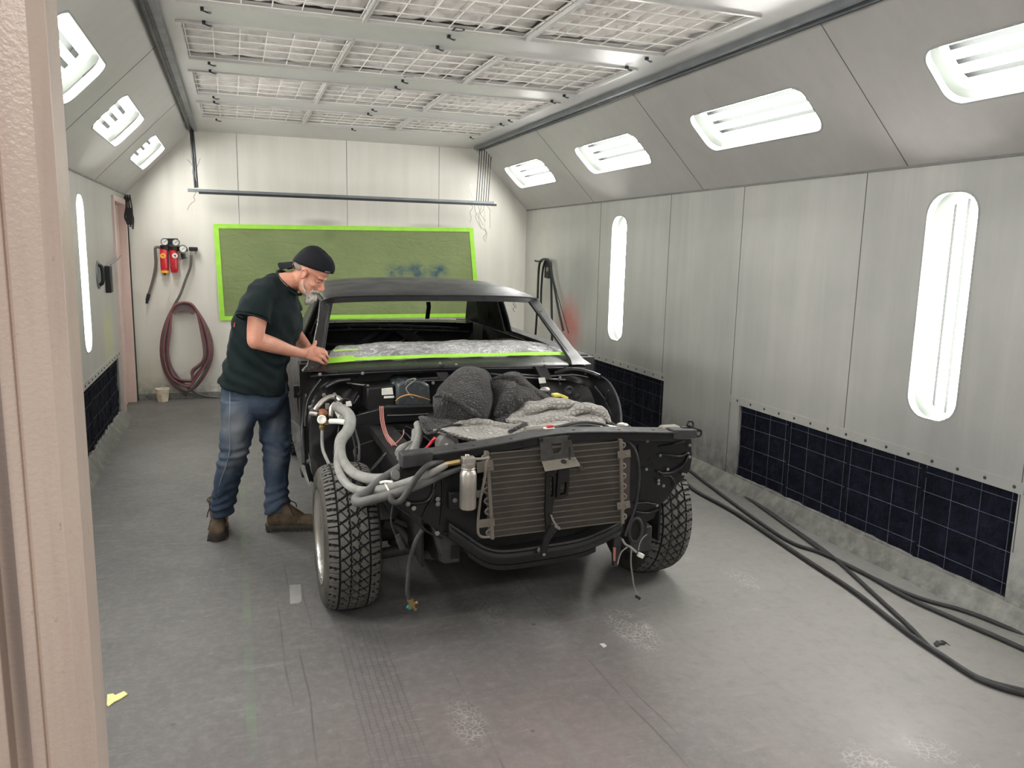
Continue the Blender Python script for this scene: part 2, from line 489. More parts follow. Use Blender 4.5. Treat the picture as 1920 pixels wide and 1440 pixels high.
    def line(x0, x1, amt, col):
        a = t.new('ShaderNodeMapRange', interpolation_type='SMOOTHSTEP'); t.link(sep.outputs['X'], a.inputs[0])
        nonlocal c
        mid, hw = (x0 + x1) / 2, (x1 - x0) / 2
        d = t.math('ABSOLUTE', t.math('SUBTRACT', sep.outputs['X'], mid))
        k = t.math('LESS_THAN', d, hw)
        k = t.math('MULTIPLY', k, t.ramp(t.noise(geo, 3.5, 5, 0.7), 0.42, 0.66))
        c = t.mix(t.math('MULTIPLY', k, amt), c, col)
    line(-0.012, 0.022, 0.6, srgb(104, 130, 102))
    line(0.985, 1.01, 0.3, srgb(118, 136, 120))
    line(3.04, 3.055, 0.6, srgb(116, 140, 88))
    # boot prints: cracked cell marks in scattered patches
    vo = t.new('ShaderNodeTexVoronoi', feature='DISTANCE_TO_EDGE'); vo.inputs['Scale'].default_value = 46
    dn = t.new('ShaderNodeVectorMath', operation='ADD'); t.link(geo, dn.inputs[0])
    nn = t.new('ShaderNodeTexNoise'); nn.inputs['Scale'].default_value = 9; t.link(geo, nn.inputs['Vector'])
    sc = t.new('ShaderNodeVectorMath', operation='SCALE'); t.link(nn.outputs['Color'], sc.inputs[0]); sc.inputs['Scale'].default_value = 0.05
    t.link(sc.outputs[0], dn.inputs[1]); t.link(dn.outputs[0], vo.inputs['Vector'])
    cell = t.ramp(vo.outputs['Distance'], 0.03, 0.11, (1, 1, 1, 1), (0, 0, 0, 1))
    vp = t.new('ShaderNodeTexVoronoi', feature='F1'); vp.inputs['Scale'].default_value = 2.9; vp.inputs['Randomness'].default_value = 1.0
    t.link(t.mapping(geo, scale=(1.15, 0.5, 1), rot=(0, 0, 0.5)), vp.inputs['Vector'])
    spot = t.ramp(vp.outputs['Distance'], 0.24, 0.34, (1, 1, 1, 1), (0, 0, 0, 1))
    spot = t.math('MULTIPLY', spot, t.ramp(t.noise(geo, 9, 3), 0.38, 0.5))
    near = t.math('ADD', t.blob(geo, (1.2, 1.4, 0), (2.2, 3.0, 1)), t.math('MULTIPLY', t.blob(geo, (2.3, 2.2, 0), (1.3, 2.2, 1)), 0.9), clamp=True)
    k = t.math('MULTIPLY', t.math('MULTIPLY', cell, spot), near)
    c = t.mix(t.math('MULTIPLY', k, 0.4), c, srgb(200, 196, 192))
    dots = t.new('ShaderNodeTexVoronoi'); dots.inputs['Scale'].default_value = 5.5; t.link(geo, dots.inputs['Vector'])
    k = t.math('MULTIPLY', t.math('LESS_THAN', dots.outputs['Distance'], 0.055), t.ramp(t.noise(geo, 1.3, 2), 0.55, 0.6))
    c = t.mix(t.math('MULTIPLY', k, 0.75), c, srgb(52, 54, 54))
    t.link(c, b.inputs['Base Color'])
    t.link(t.ramp(t.noise(geo, 3, 5, 0.7), 0.3, 0.7, (0.42,) * 3 + (1,), (0.62,) * 3 + (1,)), b.inputs['Roughness'])
    bp = t.new('ShaderNodeBump'); bp.inputs['Strength'].default_value = 0.15; bp.inputs['Distance'].default_value = 0.002
    t.link(t.noise(geo, 60, 3), bp.inputs['Height']); t.link(bp.outputs[0], b.inputs['Normal'])
    return m
M['floor'] = floor_mat()
# ================================================================== THE BOOTH
L, R, D, ZJ, ZC = -0.9986, 3.2626, 8.926, 2.080, 2.736
XL, XR, Y0 = -0.351, 2.6146, 0.95
def rrect(a0, b0, a1, b1, r, n=6):
    out = []
    for ca, cb, s in ((a1 - r, b1 - r, 0), (a0 + r, b1 - r, 90), (a0 + r, b0 + r, 180), (a1 - r, b0 + r, 270)):
        for k in range(n + 1):
            t = math.radians(s + 90 * k / n); out.append((ca + r * math.cos(t), cb + r * math.sin(t)))
    return out
# floor
g = MB().bb((-6, -4, -0.05), (6.5, D + 0.15, 0)); struct(g.build('floor', M['floor'], smooth=False))
# slope frames: s measured across the slope from the joint
SLEN = math.hypot(XR - R, ZC - ZJ)
def slR(y, q): return Vector((R + (XR - R) * q, y, ZJ + (ZC - ZJ) * q))
def slL(y, q): return Vector((L + (XL - L) * q, y, ZJ + (ZC - ZJ) * q))
NR = Vector((ZC - ZJ, 0, R - XR)).normalized()      # outward, away from the room
NL = Vector((-(ZC - ZJ), 0, R - XR)).normalized()
SL_Y = [(1.75, 2.87), (3.65, 4.77), (5.53, 6.65), (7.45, 8.57)]
Q0, Q1 = 0.325, 0.655
LW = [(2.835, 3.14), (6.355, 6.655)]; LZ = (0.825, 1.945)
FR = [(2.47, 4.56), (5.59, 7.68)]; FZ = (0.105, 0.60)
LWL = [(2.835, 3.14), (6.20, 6.50)]
FL = [(2.2, 4.3), (5.9, 7.80)]
DOORY = (7.98, 8.82)
def wallR(y, z): return Vector((R, y, z))
def wallL(y, z): return Vector((L, y, z))
def holes_wall(fn, lamps, filters):
    out = []
    for a, b in lamps: out.append([fn(y, z) for y, z in rrect(a, LZ[0], b, LZ[1], 0.115)])
    for a, b in filters: out.append([fn(y, z) for y, z in rrect(a, FZ[0], b, FZ[1], 0.004, 1)])
    return out
g = MB().prism([[wallR(Y0, 0), wallR(D, 0), wallR(D, ZJ), wallR(Y0, ZJ)]] + holes_wall(wallR, LW, FR), (0.05, 0, 0))
struct(g.build('wall_right', M['wall_right'], smooth=False))
g = MB().prism([[wallL(1.3, 0), wallL(DOORY[0], 0), wallL(DOORY[0], 2.0), wallL(DOORY[1], 2.0), wallL(DOORY[1], 0), wallL(D, 0), wallL(D, ZJ), wallL(1.3, ZJ)]] + holes_wall(wallL, LWL, FL), (-0.05, 0, 0))
struct(g.build('wall_left', M['wall_left'], smooth=False))
g = MB().prism([slR(Y0, 0), slR(D, 0), slR(D, 1), slR(Y0, 1)] and [[slR(Y0, 0), slR(D, 0), slR(D, 1), slR(Y0, 1)]] + [[slR(y, q) for y, q in rrect(a, Q0, b, Q1, 0.09)] for a, b in SL_Y], NR * 0.04)
struct(g.build('wall_right_upper', M['slope'], smooth=False))
g = MB().prism([[slL(1.3, 0), slL(D, 0), slL(D, 1), slL(1.3, 1)]] + [[slL(y, q) for y, q in rrect(a, Q0, b, Q1, 0.09)] for a, b in SL_Y], NL * 0.04)
struct(g.build('wall_left_upper', M['slope'], smooth=False))
g = MB().prism([V(L - .1, D, 0), V(R + .1, D, 0), V(R + .1, D, ZJ), V(XR + .05, D, ZC + .05), V(XL - .05, D, ZC + .05), V(L - .1, D, ZJ)], (0, 0.06, 0))
struct(g.build('wall_back', M['wall_back'], smooth=False))
# ceiling with openings for the filter banks
ROWS = [(1.02, 1.85), (2.19, 3.03), (3.40, 4.24), (4.63, 5.48), (5.87, 6.71), (7.08, 7.88)]
COLS = [(-0.215, 0.652), (0.668, 1.522), (1.538, 2.37)]
holes = [[V(x0, a, ZC), V(x1, a, ZC), V(x1, b, ZC), V(x0, b, ZC)] for a, b in ROWS for x0, x1 in COLS]
g = MB().prism([[V(XL, Y0, ZC), V(XR, Y0, ZC), V(XR, D, ZC), V(XL, D, ZC)]] + holes, (0, 0, 0.03))
struct(g.build('ceiling', M['ceiling'], smooth=False))
g = MB().bb((XL - .8, Y0, ZC + 0.25), (XR + .8, D, ZC + 0.28)); struct(g.build('ceiling_plenum', M['ceiling'], smooth=False))
# entrance wall around the opening the photographer stands in
g = MB().bb((R, Y0 - .08, 0), (R + 1.6, Y0, 3.2)); g.bb((-1.6, Y0 - .08, ZC), (R + 1.6, Y0, 3.2))
struct(g.build('wall_front', M['pink'], smooth=False))
# seams
g = MB()
for y in (3.56, 4.668, 5.625, 2.46, 6.9): g.box((R - .0008, y, ZJ / 2 + (.33 if y < 3.7 else 0)), (.0016, .004, ZJ - (.66 if y < 3.7 and y > 3 else 0)))
struct(g.build('trim_1', M['seam'], smooth=False))
g = MB()
for y in (3.28, 5.165, 7.05):
    for f, n in ((slR, NR), (slL, NL)):
        g.strip([f(y, 0.0) - n * .0008, f(y, 1.0) - n * .0008], (0, .004, 0), n * .0015)
struct(g.build('trim_2', M['seam'], smooth=False))
g = MB()
for x in (0.075, 1.19, 2.21): g.box((x, D - .0008, ZC / 2), (.004, .0016, ZC))
struct(g.build('trim_3', M['seam'], smooth=False))
# joint strips where walls meet slopes
g = MB(); g.box((R - .004, (Y0 + D) / 2, ZJ), (.008, D - Y0, .012)); g.box((L + .004, (Y0 + D) / 2, ZJ), (.008, D - Y0, .012))
struct(g.build('trim_4', mat('joint_strip', (112, 112, 110), 0.5), smooth=False))
# riveted strips above the exhaust filters
tr = [('right', R, -1, FR), ('left', L, 1, FL)]
k = 5
for nm, x, s, fl in tr:
    for a, b in fl:
        g = MB(); g.box((x + s * .002, (a + b) / 2 + .04, .628), (.004, b - a + .13, .054)); g.mi = 1
        n = int((b - a) / 0.14)
        for i in range(n + 1):
            y = a + .02 + (b - a) * i / n
            g.lathe([(.0085, 0), (.0085, .002), (.005, .0045), (.001, .005)], (x + s * .004, y, .628), (s, 0, 0), 10)
        struct(g.build('trim_%d' % k, [M['wall_right'] if nm == 'right' else M['wall_left'], M['rivet']])); k += 1
# kick strips at the floor
base_m = wall_mat('kick_strip', (150, 150, 143), (118, 118, 114), (168, 168, 160), 0.2, pits=True)
for nm, x, s, y0 in (('right', R, -1, Y0), ('left', L, 1, 1.3)):
    g = MB(); g.prism([V(x, y0, 0), V(x + s * .07, y0, 0), V(x + s * .004, y0, .095), V(x, y0, .095)], (0, (DOORY[0] if nm == 'left' else D) - y0, 0))
    struct(g.build('baseboard_' + nm, base_m, smooth=False))
g = MB(); g.box(((L + R) / 2, D - .01, .03), (R - L, .02, .06)); g.mi = 1
for i in range(22): g.lathe([(.008, 0), (.008, .002), (.001, .005)], (L + .1 + i * .19, D - .02, .035), (0, -1, 0), 8)
struct(g.build('baseboard_back', [base_m, M['rivet']]))
# ceiling tracks: steel channels along both upper edges
for i, (x, s) in enumerate(((XL, 1), (XR, -1))):
    g = MB()
    g.box((x + s * .028, (Y0 + 8.74) / 2, ZC - .03), (.056, 8.74 - Y0, .003)); g.box((x + s * .056, (Y0 + 8.74) / 2, ZC - .016), (.004, 8.74 - Y0, .032)); g.box((x, (Y0 + 8.74) / 2, ZC - .022), (.004, 8.74 - Y0, .044))
    g.mi = 1; g.box((x + s * .014, (Y0 + 8.74) / 2, ZC - .034), (.014, 8.74 - Y0, .004)); g.box((x - s * .006, (Y0 + 8.74) / 2, ZC - .03), (.012, 8.74 - Y0, .03))
    struct(g.build('trim_%d' % (10 + i), [M['steel'], M['dsteel']], smooth=False))
# left rear doorway: pink frame, leaf standing back inside it
g = MB()
for y in (DOORY[0], DOORY[1]): g.box((L - .035, y, 1.0), (.11, .05, 2.0))
g.box((L - .035, sum(DOORY) / 2, 2.0), (.11, DOORY[1] - DOORY[0] + .05, .05))
struct(g.build('trim_12', M['pink'], bevel=.004, smooth=False))
d1 = MB().bb((L - .09, DOORY[0] + .025, 0.01), (L - .05, DOORY[1] - .025, 1.97)).build('door_1', M['pink'], bevel=.004, smooth=False); struct(d1)
MB().box((L - .044, DOORY[0] + .09, 1.62), (.012, .03, .16)).build('door_hinge', M['dsteel'], d1, smooth=False)
MB().box((L - .044, DOORY[0] + .09, .45), (.012, .03, .16)).build('door_hinge', M['dsteel'], d1, smooth=False)
# dark rail in the corner beside the doorway
g = MB(); g.box((L + .012, DOORY[1] + .055, 1.03), (.03, .03, 2.06)); struct(g.build('trim_13', M['dsteel'], smooth=False))
# ------------------------------------------------------------------ lamp units
def lamp(loc, label, ax, ay, an, wl, hl, r, n_tubes, group, along):
    """ax, ay in-plane unit vectors, an pointing out of the room; along: 'x' tubes run on ax"""
    t = empty('light_fixture', loc, label, 'light fixture', group)
    P = lambda a, b, c: Vector(loc) + ax * a + ay * b + an * c
    g = MB(); rr = lambda e, c: [P(a, b, c) for a, b in rrect(-wl / 2 + e, -hl / 2 + e, wl / 2 - e, hl / 2 - e, r - e * .5)]
    big = [P(a, b, 0.055) for a, b in rrect(-wl / 2 - .03, -hl / 2 - .03, wl / 2 + .03, hl / 2 + .03, .03)]
    big2 = [P(a, b, 0.17) for a, b in rrect(-wl / 2 - .03, -hl / 2 - .03, wl / 2 + .03, hl / 2 + .03, .03)]
    g.loft([big, big2], cap=False)
    g.f.append(tuple(len(big) + i for i in range(len(big)))); g.m.append(0)
    o = g.build('housing', M['reflector'], t, smooth=False)
    g = MB(); g.loft([big, rr(.016, .075), rr(.030, .115)], cap=False); g.build('inner_frame', M['lamp_margin'], t)
    g = MB(); n = len(rr(0, 0)); q = [rr(-.002, -.0015), rr(.008, -.0015), rr(.008, .01), rr(-.002, .01)]
    g.loft(q + [q[0]], cap=False); g.build('gasket', M['gasket'], t)
    g = MB(); g.loft([rr(0.003, .006), rr(0.003, .010)]); g.build('glass_pane', M['pane'], t, smooth=False)
    for i in range(n_tubes):
        s = ((i + .5) / n_tubes - .5)
        if along == 'x': a, b = P(-wl / 2 + .025, s * hl * .98, .10), P(wl / 2 - .025, s * hl * .98, .10)
        else: a, b = P(s * wl * .98, -hl / 2 + .02, .10), P(s * wl * .98, hl / 2 - .02, .10)
        g = MB(); d = (b - a).normalized()
        g.tube([a, a + d * .012, b - d * .012, b], [.014, .0215, .0215, .014], 12); tb = g.build('fluorescent_tube', M['tube'], t)
    return t
ORD = ['farthest', 'second farthest', 'second nearest', 'nearest']
uz = Vector((0, 0, 1)); uy = Vector((0, 1, 0))
sR = (slR(0, 1) - slR(0, 0)).normalized(); sL = (slL(0, 1) - slL(0, 0)).normalized()
for i, (a, b) in enumerate(reversed(SL_Y)):
    c = slR((a + b) / 2, (Q0 + Q1) / 2)
    lamp(c, 'rounded light panel in the right sloped wall, %s from the camera' % ORD[i], uy, sR, NR, b - a, (Q1 - Q0) * SLEN, .08, 4, 'slanted light panels on the right', 'x')
    c = slL((a + b) / 2, (Q0 + Q1) / 2)
    if i < 3: lb = 'rounded light panel in the left sloped wall, %s of the three in view' % ['farthest', 'middle', 'nearest'][i]
    else: lb = 'four-tube light panel in the left sloped wall hidden behind the pink door frame'
    lamp(c, lb, uy, sL, NL, b - a, (Q1 - Q0) * SLEN, .08, 4, 'slanted light panels on the left', 'x')
for i, (a, b) in enumerate(LW):
    lamp((R, (a + b) / 2, sum(LZ) / 2), ['tall upright light panel in the right wall above the nearest dark filter', 'narrow upright light panel in the right wall far back beside the car roof'][i], uy, uz, Vector((1, 0, 0)), b - a, LZ[1] - LZ[0], .11, 4, 'upright light panels', 'y')
for i, (a, b) in enumerate(LWL):
    lamp((L, (a + b) / 2, sum(LZ) / 2), ['upright light panel in the left wall hidden behind the pink door frame', 'thin upright light panel in the left wall beside the oval door pull'][i], uy, uz, Vector((-1, 0, 0)), b - a, LZ[1] - LZ[0], .11, 4, 'upright light panels', 'y')
# ------------------------------------------------------------------ ceiling filters
def ceiling_filter(x0, x1, a, b, label):
    t = empty('ceiling_filter', ((x0 + x1) / 2, (a + b) / 2, ZC), label, 'filter', 'ceiling filter panels')
    nx, ny = 6, 5
    g = MB(); W, H = 60, 44; v = []; f = []
    sd = x0 * 7 + a * 3
    for j in range(H + 1):
        for i in range(W + 1):
            u, w_ = i / W, j / H
            cx = abs(math.sin(PI * u * nx)) ** .5; cy = abs(math.sin(PI * w_ * ny)) ** .5
            p = Vector((x0 + (x1 - x0) * u, a + (b - a) * w_, 0))
            h = -0.018 * cx * cy + 0.012 * nz(p, 9, sd) + 0.006 * nz(p, 26, sd)
            v.append((p.x, p.y, ZC + 0.040 + h))
    for j in range(H):
        for i in range(W):
            q = j * (W + 1) + i; f.append((q, q + 1, q + W + 2, q + W + 1))
    g.add(v, f); g.build('filter_pad', M['filter_pad'], t)
    g = MB(); z = ZC + .012
    for i in range(nx + 1):
        x = x0 + .01 + (x1 - x0 - .02) * i / nx; g.cyl((x, a, z), (x, b, z), .0028, 6)
    for j in range(ny + 1):
        y = a + .01 + (b - a - .02) * j / ny; g.cyl((x0, y, z - .005), (x1, y, z - .005), .0032, 6)
    g.build('wire_grid', M['wire'], t)
    wl_, wr_ = (.022 if x0 < 0 else .007), (.022 if x1 > 2 else .007)
    g = MB(); g.bb((x0 - wl_, a - .02, ZC - .012), (x0 + .002, b + .02, ZC)); g.bb((x1 - .002, a - .02, ZC - .012), (x1 + wr_, b + .02, ZC))
    g.bb((x0, a - .022, ZC - .010), (x1, a, ZC)); g.bb((x0, b, ZC - .010), (x1, b + .022, ZC))
    g.build('frame', M['ceiling'], t, smooth=False)
    return t
RN = {2: 'top row, cut by the picture edge', 3: 'second visible row from the top', 4: 'third visible row from the top', 5: 'row nearest the back wall'}
for ri, (a, b) in enumerate(ROWS):
    if ri < 2: continue
    for ci, (x0, x1) in enumerate(COLS):
        ceiling_filter(x0, x1, a, b, 'quilted pale ceiling filter behind wire grid, %s column, %s' % (['left', 'middle', 'right'][ci], RN[ri]))
# latches on the flat strips between the rows
def latch(x, y, label):
    t = empty('latch', (x, y, ZC), label, 'latch', 'filter latches on the ceiling')
    g = MB(); g.box((x, y, ZC - .008), (.016, .02, .016)); g.cyl((x, y, ZC - .014), (x + .03, y + .012, ZC - .020), .004, 8); g.build('clip', M['dsteel'], t)
    g = MB(); g.lathe([(.009, 0), (.009, .006), (.004, .010)], (x + .034, y + .012, ZC - .014), (0, 0, -1), 10); g.build('knob', M['steel'], t)
for yi, y in enumerate((4.33, 4.58, 5.56, 5.80, 6.79, 7.02, 7.98)):
    for xi, x in enumerate((-.10, 1.12, 2.30)):
        latch(x, y, 'small dark latch on the ceiling strip, %s column, %s' % (['left', 'middle', 'right'][xi], ['nearest the camera', 'second from the camera', 'third from the camera', 'fourth from the camera', 'fifth from the camera', 'sixth from the camera', 'nearest the back wall'][yi]))
# pencilled letters on the strips
def letter(ch, x, y, size):
    cu = bpy.data.curves.new('letter', 'FONT'); cu.body = ch; cu.size = size; cu.extrude = 0.0003; cu.align_x = 'CENTER'
    o = bpy.data.objects.new('pencilled_letter', cu); C.objects.link(o); o.location = (x, y, ZC - .0008); o.rotation_euler = (PI, 0, 0)
    dg = bpy.context.evaluated_depsgraph_get(); dg.update()
    me = bpy.data.meshes.new_from_object(o.evaluated_get(dg)); me.materials.append(M['dsteel'])
    o2 = bpy.data.objects.new('pencilled_letter', me); C.objects.link(o2); o2.location = o.location; o2.rotation_euler = o.rotation_euler
    bpy.data.objects.remove(o)
    return tag(o2, 'letter %s pencilled on the ceiling strip' % ch, 'lettering', 'letters on the ceiling')
letter('D', 1.14, 4.24, .10); letter('C', 1.14, 5.50, .10)
# ------------------------------------------------------------------ exhaust filters in the walls
def wall_filter(x, s, a, b, label):
    t = empty('exhaust_filter', (x, (a + b) / 2, FZ[0]), label, 'filter', 'dark exhaust filters')
    W, H = 110, 30; v = []; f = []
    for j in range(H + 1):
        for i in range(W + 1):
            y = a - .01 + (b - a + .02) * i / W; z = FZ[0] - .01 + (FZ[1] - FZ[0] + .02) * j / H
            p = Vector((0, y, z))
            h = 0.012 * nz(p, 7, x) + 0.008 * nz(p, 18, x) - .008 * abs(math.sin(PI * (y - a) / (b - a) * 10)) ** .5
            pl = abs(((y - a) / (b - a) * 4 + .5) % 1 - .5); h += -.012 * math.exp(-(pl / .03) ** 2)
            v.append((x - s * (.032 + h), y, z))
    for j in range(H):
        for i in range(W):
            q = j * (W + 1) + i; f.append((q, q + 1, q + W + 2, q + W + 1))
    MB().add(v, f).build('filter_pad', M['dark_filter'], t)
    g = MB()
    for i in range(4):
        y0 = a + (b - a) * i / 4; y1 = a + (b - a) * (i + 1) / 4
        for k in range(4):
            y = y0 + .03 + (y1 - y0 - .05) * k / 3; g.cyl((x - s * .012, y, FZ[0]), (x - s * .012, y + .004, FZ[1]), .0017, 6)
        for z in (.17, .32, .46, .56): g.cyl((x - s * .010, y0 + .01, z + .01 * (i % 2)), (x - s * .010, y1 - .01, z), .0017, 6)
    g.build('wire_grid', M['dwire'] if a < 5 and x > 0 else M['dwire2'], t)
    g = MB(); g.bb((x - s * .06, a - .02, FZ[0] - .02), (x - s * .062, b + .02, FZ[1] + .02)); g.build('backing', M['dark_filter'], t, smooth=False)
wall_filter(R, -1, *FR[0], 'long navy-black exhaust filter low in the right wall, nearest the camera')
wall_filter(R, -1, *FR[1], 'navy-black exhaust filter low in the right wall, partly behind the car')
wall_filter(L, 1, *FL[1], 'dark exhaust filter low in the left wall beside the door frame')
# left wall fittings
t = empty('door_pull', (L, 6.95, 1.36), 'oval black door pull on the left wall beside the thin light panel', 'handle')
g = MB(); g.loft([[V(L + e, 6.95 + math.cos(2 * PI * k / 20) * r * .10, 1.36 + math.sin(2 * PI * k / 20) * r * .11) for k in range(20)] for e, r in ((0, 1), (.008, 1), (.012, .85), (.004, .75), (.003, .1))]); g.build('escutcheon', M['steel'], t)
MB().tube([(L + .006, 6.95, 1.44), (L + .03, 6.95, 1.42), (L + .035, 6.95, 1.36), (L + .03, 6.95, 1.30), (L + .006, 6.95, 1.28)], .014, 8, 4).build('grip', M['black'], t)
t = empty('door_closer', (L, 7.35, 1.30), 'black box-shaped door closer with a thin arm on the left wall', 'door closer')
g = MB(); g.box((L + .022, 7.35, 1.31), (.044, .11, .22)); g.build('body', M['black'], t, bevel=.006)
MB().tube([(L + .04, 7.38, 1.43), (L + .06, 7.7, 1.47), (L + .02, 8.2, 1.49)], .006, 8).build('arm', M['steel'], t)
t = empty('cable_bundle', (L + .05, 8.6, 2.0), 'black tangled cable bundle hanging in the rear left corner', 'cable')
g = MB()
for i in range(6):
    x = L + .05 + .018 * (i % 3); y = 8.55 + .03 * (i // 3)
    g.tube([(x, y, 2.06), (x + .015 * math.sin(i), y, 1.95), (x - .02 * math.cos(i * 2), y + .02, 1.85), (x + .01, y, 1.78 - .02 * (i % 3))], .006, 6, 4)
g.box((L + .07, 8.57, 1.86), (.05, .05, .16)); g.build('cable', M['black'], t)
# ------------------------------------------------------------------ pink door frame in the foreground
g = MB()
py = 1.25
prof = [(-.195 + a, b) for a, b in ((0, .06), (0, .012), (-.020, -.004), (-.062, -.004), (-.063, .003), (-.066, .003), (-.067, -.004), (-.084, -.006), (-.087, .024), (-.112, .028), (-.116, .006), (-.123, .004), (-.127, .020), (-.42, .026), (-.42, .10), (0, .10))]
# edge lies on the sight line of the frame's right side
ex = at(163, 820, py + .10).x
g.prism([V(ex + .195 + a, py + b, -.0) for a, b in prof], (0, 0, 2.9))
def post_mat():
    m = bpy.data.materials.new('worn_shaded_pink_paint'); m.use_nodes = True
    t = NT(m); b = t.n['Principled BSDF']; geo = t.new('ShaderNodeNewGeometry').outputs['Position']
    c = t.ramp(t.noise(geo, 2.2, 4), 0.3, 0.7, srgb(204, 186, 172), srgb(214, 196, 182))
    sm = t.ramp(t.noise(t.mapping(geo, scale=(5, 5, .5)), 3, 5, .7), .5, .75); c = t.mix(t.math('MULTIPLY', sm, .35), c, srgb(178, 142, 136))
    k = t.blob(geo, (ex - .098, py, 1.15), (.022, .2, .9)); c = t.mix(t.math('MULTIPLY', k, .8), c, srgb(120, 108, 104))  # shade in the deep groove painted as a darker strip
    ch = t.ramp(t.noise(t.mapping(geo, scale=(1, 1, .6)), 70, 5, .7), .64, .68); ar = t.ramp(t.noise(geo, 4.5, 3), .5, .62)
    c = t.mix(t.math('MULTIPLY', t.math('MULTIPLY', ch, ar), .75), c, srgb(112, 106, 104))
    t.link(c, b.inputs['Base Color']); b.inputs['Roughness'].default_value = .32
    bp = t.new('ShaderNodeBump'); bp.inputs['Strength'].default_value = .5; bp.inputs['Distance'].default_value = .002
    t.link(t.noise(geo, 130, 2), bp.inputs['Height']); t.link(bp.outputs[0], b.inputs['Normal'])
    return m
struct(g.build('trim_14', post_mat(), bevel=.004, smooth=False))
g = MB().bb((-2.2, py + .02, 0), (ex - .38, py + .10, 2.9)); struct(g.build('wall_front_left', M['pink'], smooth=False))
# ================================================================== THE CAR
M['body'] = mat('black_primer', (23, 24, 26), 0.33, var=0.25, vs=5, bump=0.03, bs=45)
M['roofp'] = mat('satin_roof', (31, 32, 38), 0.42, var=0.12, vs=2.5)
M['chassis'] = mat('chassis_black', (20, 20, 21), 0.5, var=0.4, vs=14, bump=0.25, bs=50)
M['under'] = mat('underbody_black', (15, 15, 16), 0.75, var=0.3)
M['dust'] = mat('dusty_black', (44, 44, 45), 0.6, var=0.4, vs=12, bump=0.2)
M['hosegrey'] = mat('grey_hose', (132, 132, 128), 0.6, var=0.15, vs=16, bump=0.3, bs=60)
M['hosedark'] = mat('dark_hose', (58, 58, 58), 0.6, var=0.25, vs=16, bump=0.2)
M['alu'] = mat('cast_aluminium', (178, 174, 166), 0.38, 0.75, var=0.12, vs=12, bump=0.15)
M['dirtyalu'] = mat('dusty_aluminium', (120, 115, 106), 0.6, 0.25, var=0.15, vs=14, bump=0.15)
M['zinc'] = mat('zinc', (150, 150, 146), 0.4, 0.7)
M['brass'] = mat('brass', (150, 128, 84), 0.4, 0.7)
M['copper'] = mat('rusty_copper', (140, 92, 64), 0.6, 0.3, var=0.3, vs=30)
M['white'] = mat('white_plastic', (222, 222, 214), 0.5)
M['redwire'] = mat('red_wire', (168, 70, 62), 0.5)
M['pinkwire'] = mat('faded_pink_wire', (178, 120, 112), 0.5)
M['orange'] = mat('tan_wire', (190, 140, 80), 0.5)
M['yellow'] = mat('yellow_plastic', (206, 196, 70), 0.5)
M['glass_box'] = mat('grey_box', (70, 76, 78), 0.25, var=0.1)
def fin_mat():
    m = bpy.data.materials.new('condenser_fins'); m.use_nodes = True
    t = NT(m); b = t.n['Principled BSDF']; geo = t.new('ShaderNodeNewGeometry').outputs['Position']
    wv = t.new('ShaderNodeTexWave'); wv.inputs['Scale'].default_value = 90; t.link(geo, wv.inputs['Vector'])
    c = t.mix(t.math('MULTIPLY', wv.outputs['Fac'], .5), srgb(56, 53, 47), srgb(88, 83, 75))
    c = t.mix(t.math('MULTIPLY', t.ramp(t.noise(geo, 9, 4), .4, .7), .4), c, srgb(92, 88, 80))
    t.link(c, b.inputs['Base Color']); b.inputs['Roughness'].default_value = .7; b.inputs['Metallic'].default_value = .1
    return m
M['fins'] = fin_mat()
CX = 1.262
car = empty('car', (CX, 5.2, 0), 'stripped black two-door car without bumper, hood or fenders, in the middle of the booth', 'car')
def T(g, pts, r, n=10, sm=6, **k): return g.tube([at(*p) for p in pts], r, n, sm, **k)
def bolt(g, p, r=.006, d=(0, -1, 0)):
    g.lathe([(r * 1.5, 0), (r * 1.5, .0015), (r, .002), (r, .006), (r * .3, .007)], p, d, 6)
def pol(pts, y): return [at(u, v, y) for u, v in pts]
# ---- roof
xs = [-.725, -.69, -.58, -.32, 0, .32, .58, .69, .725]
def roofrow(y, w, ze, zc):
    k = [0, .42, .72, .93, 1, .93, .72, .42, 0]
    return [V(CX - .005 + x * w, y, ze + (zc - ze) * q) for x, q in zip(xs, k)]
G = [roofrow(5.155, 1.0, 1.285, 1.318), roofrow(5.25, 1.0, 1.30, 1.345), roofrow(5.6, .995, 1.31, 1.385), roofrow(6.05, .97, 1.31, 1.398), roofrow(6.5, .93, 1.275, 1.365), roofrow(6.62, .92, 1.255, 1.335)]
for i, p in enumerate(G[0]): p.y -= .05 * (1 - (2 * i / 8 - 1) ** 2)
MB().patch(G, 5, 5, th=.018, nrm=(0, 0, 1)).build('roof', M['roofp'], car)
g = MB(); P = [p + V(0, .012, -.022) for p in catmull(G[0], 4)]; g.strip(P, (0, .05, 0), (0, 0, .032)); g.build('windshield_header', M['body'], car)
g = MB(); P = [p + V(0, -.004, -.004) for p in catmull(G[0], 4)]; g.tube(P, .007, 6); g.build('drip_moulding', M['chassis'], car)
g = MB(); P = [p + V(0, -.02, -.03) for p in catmull(G[5], 4)]; g.strip(P, (0, .05, 0), (0, 0, .03)); g.build('rear_window_header', M['body'], car)
for s in (-1, 1):
    g = MB(); e = [G[i][0 if s < 0 else 8] + V(-s * .012, 0, -.02) for i in range(6)]
    g.strip(e, (.04, 0, 0), (0, 0, .03)); g.build('roof_rail', M['body'], car)
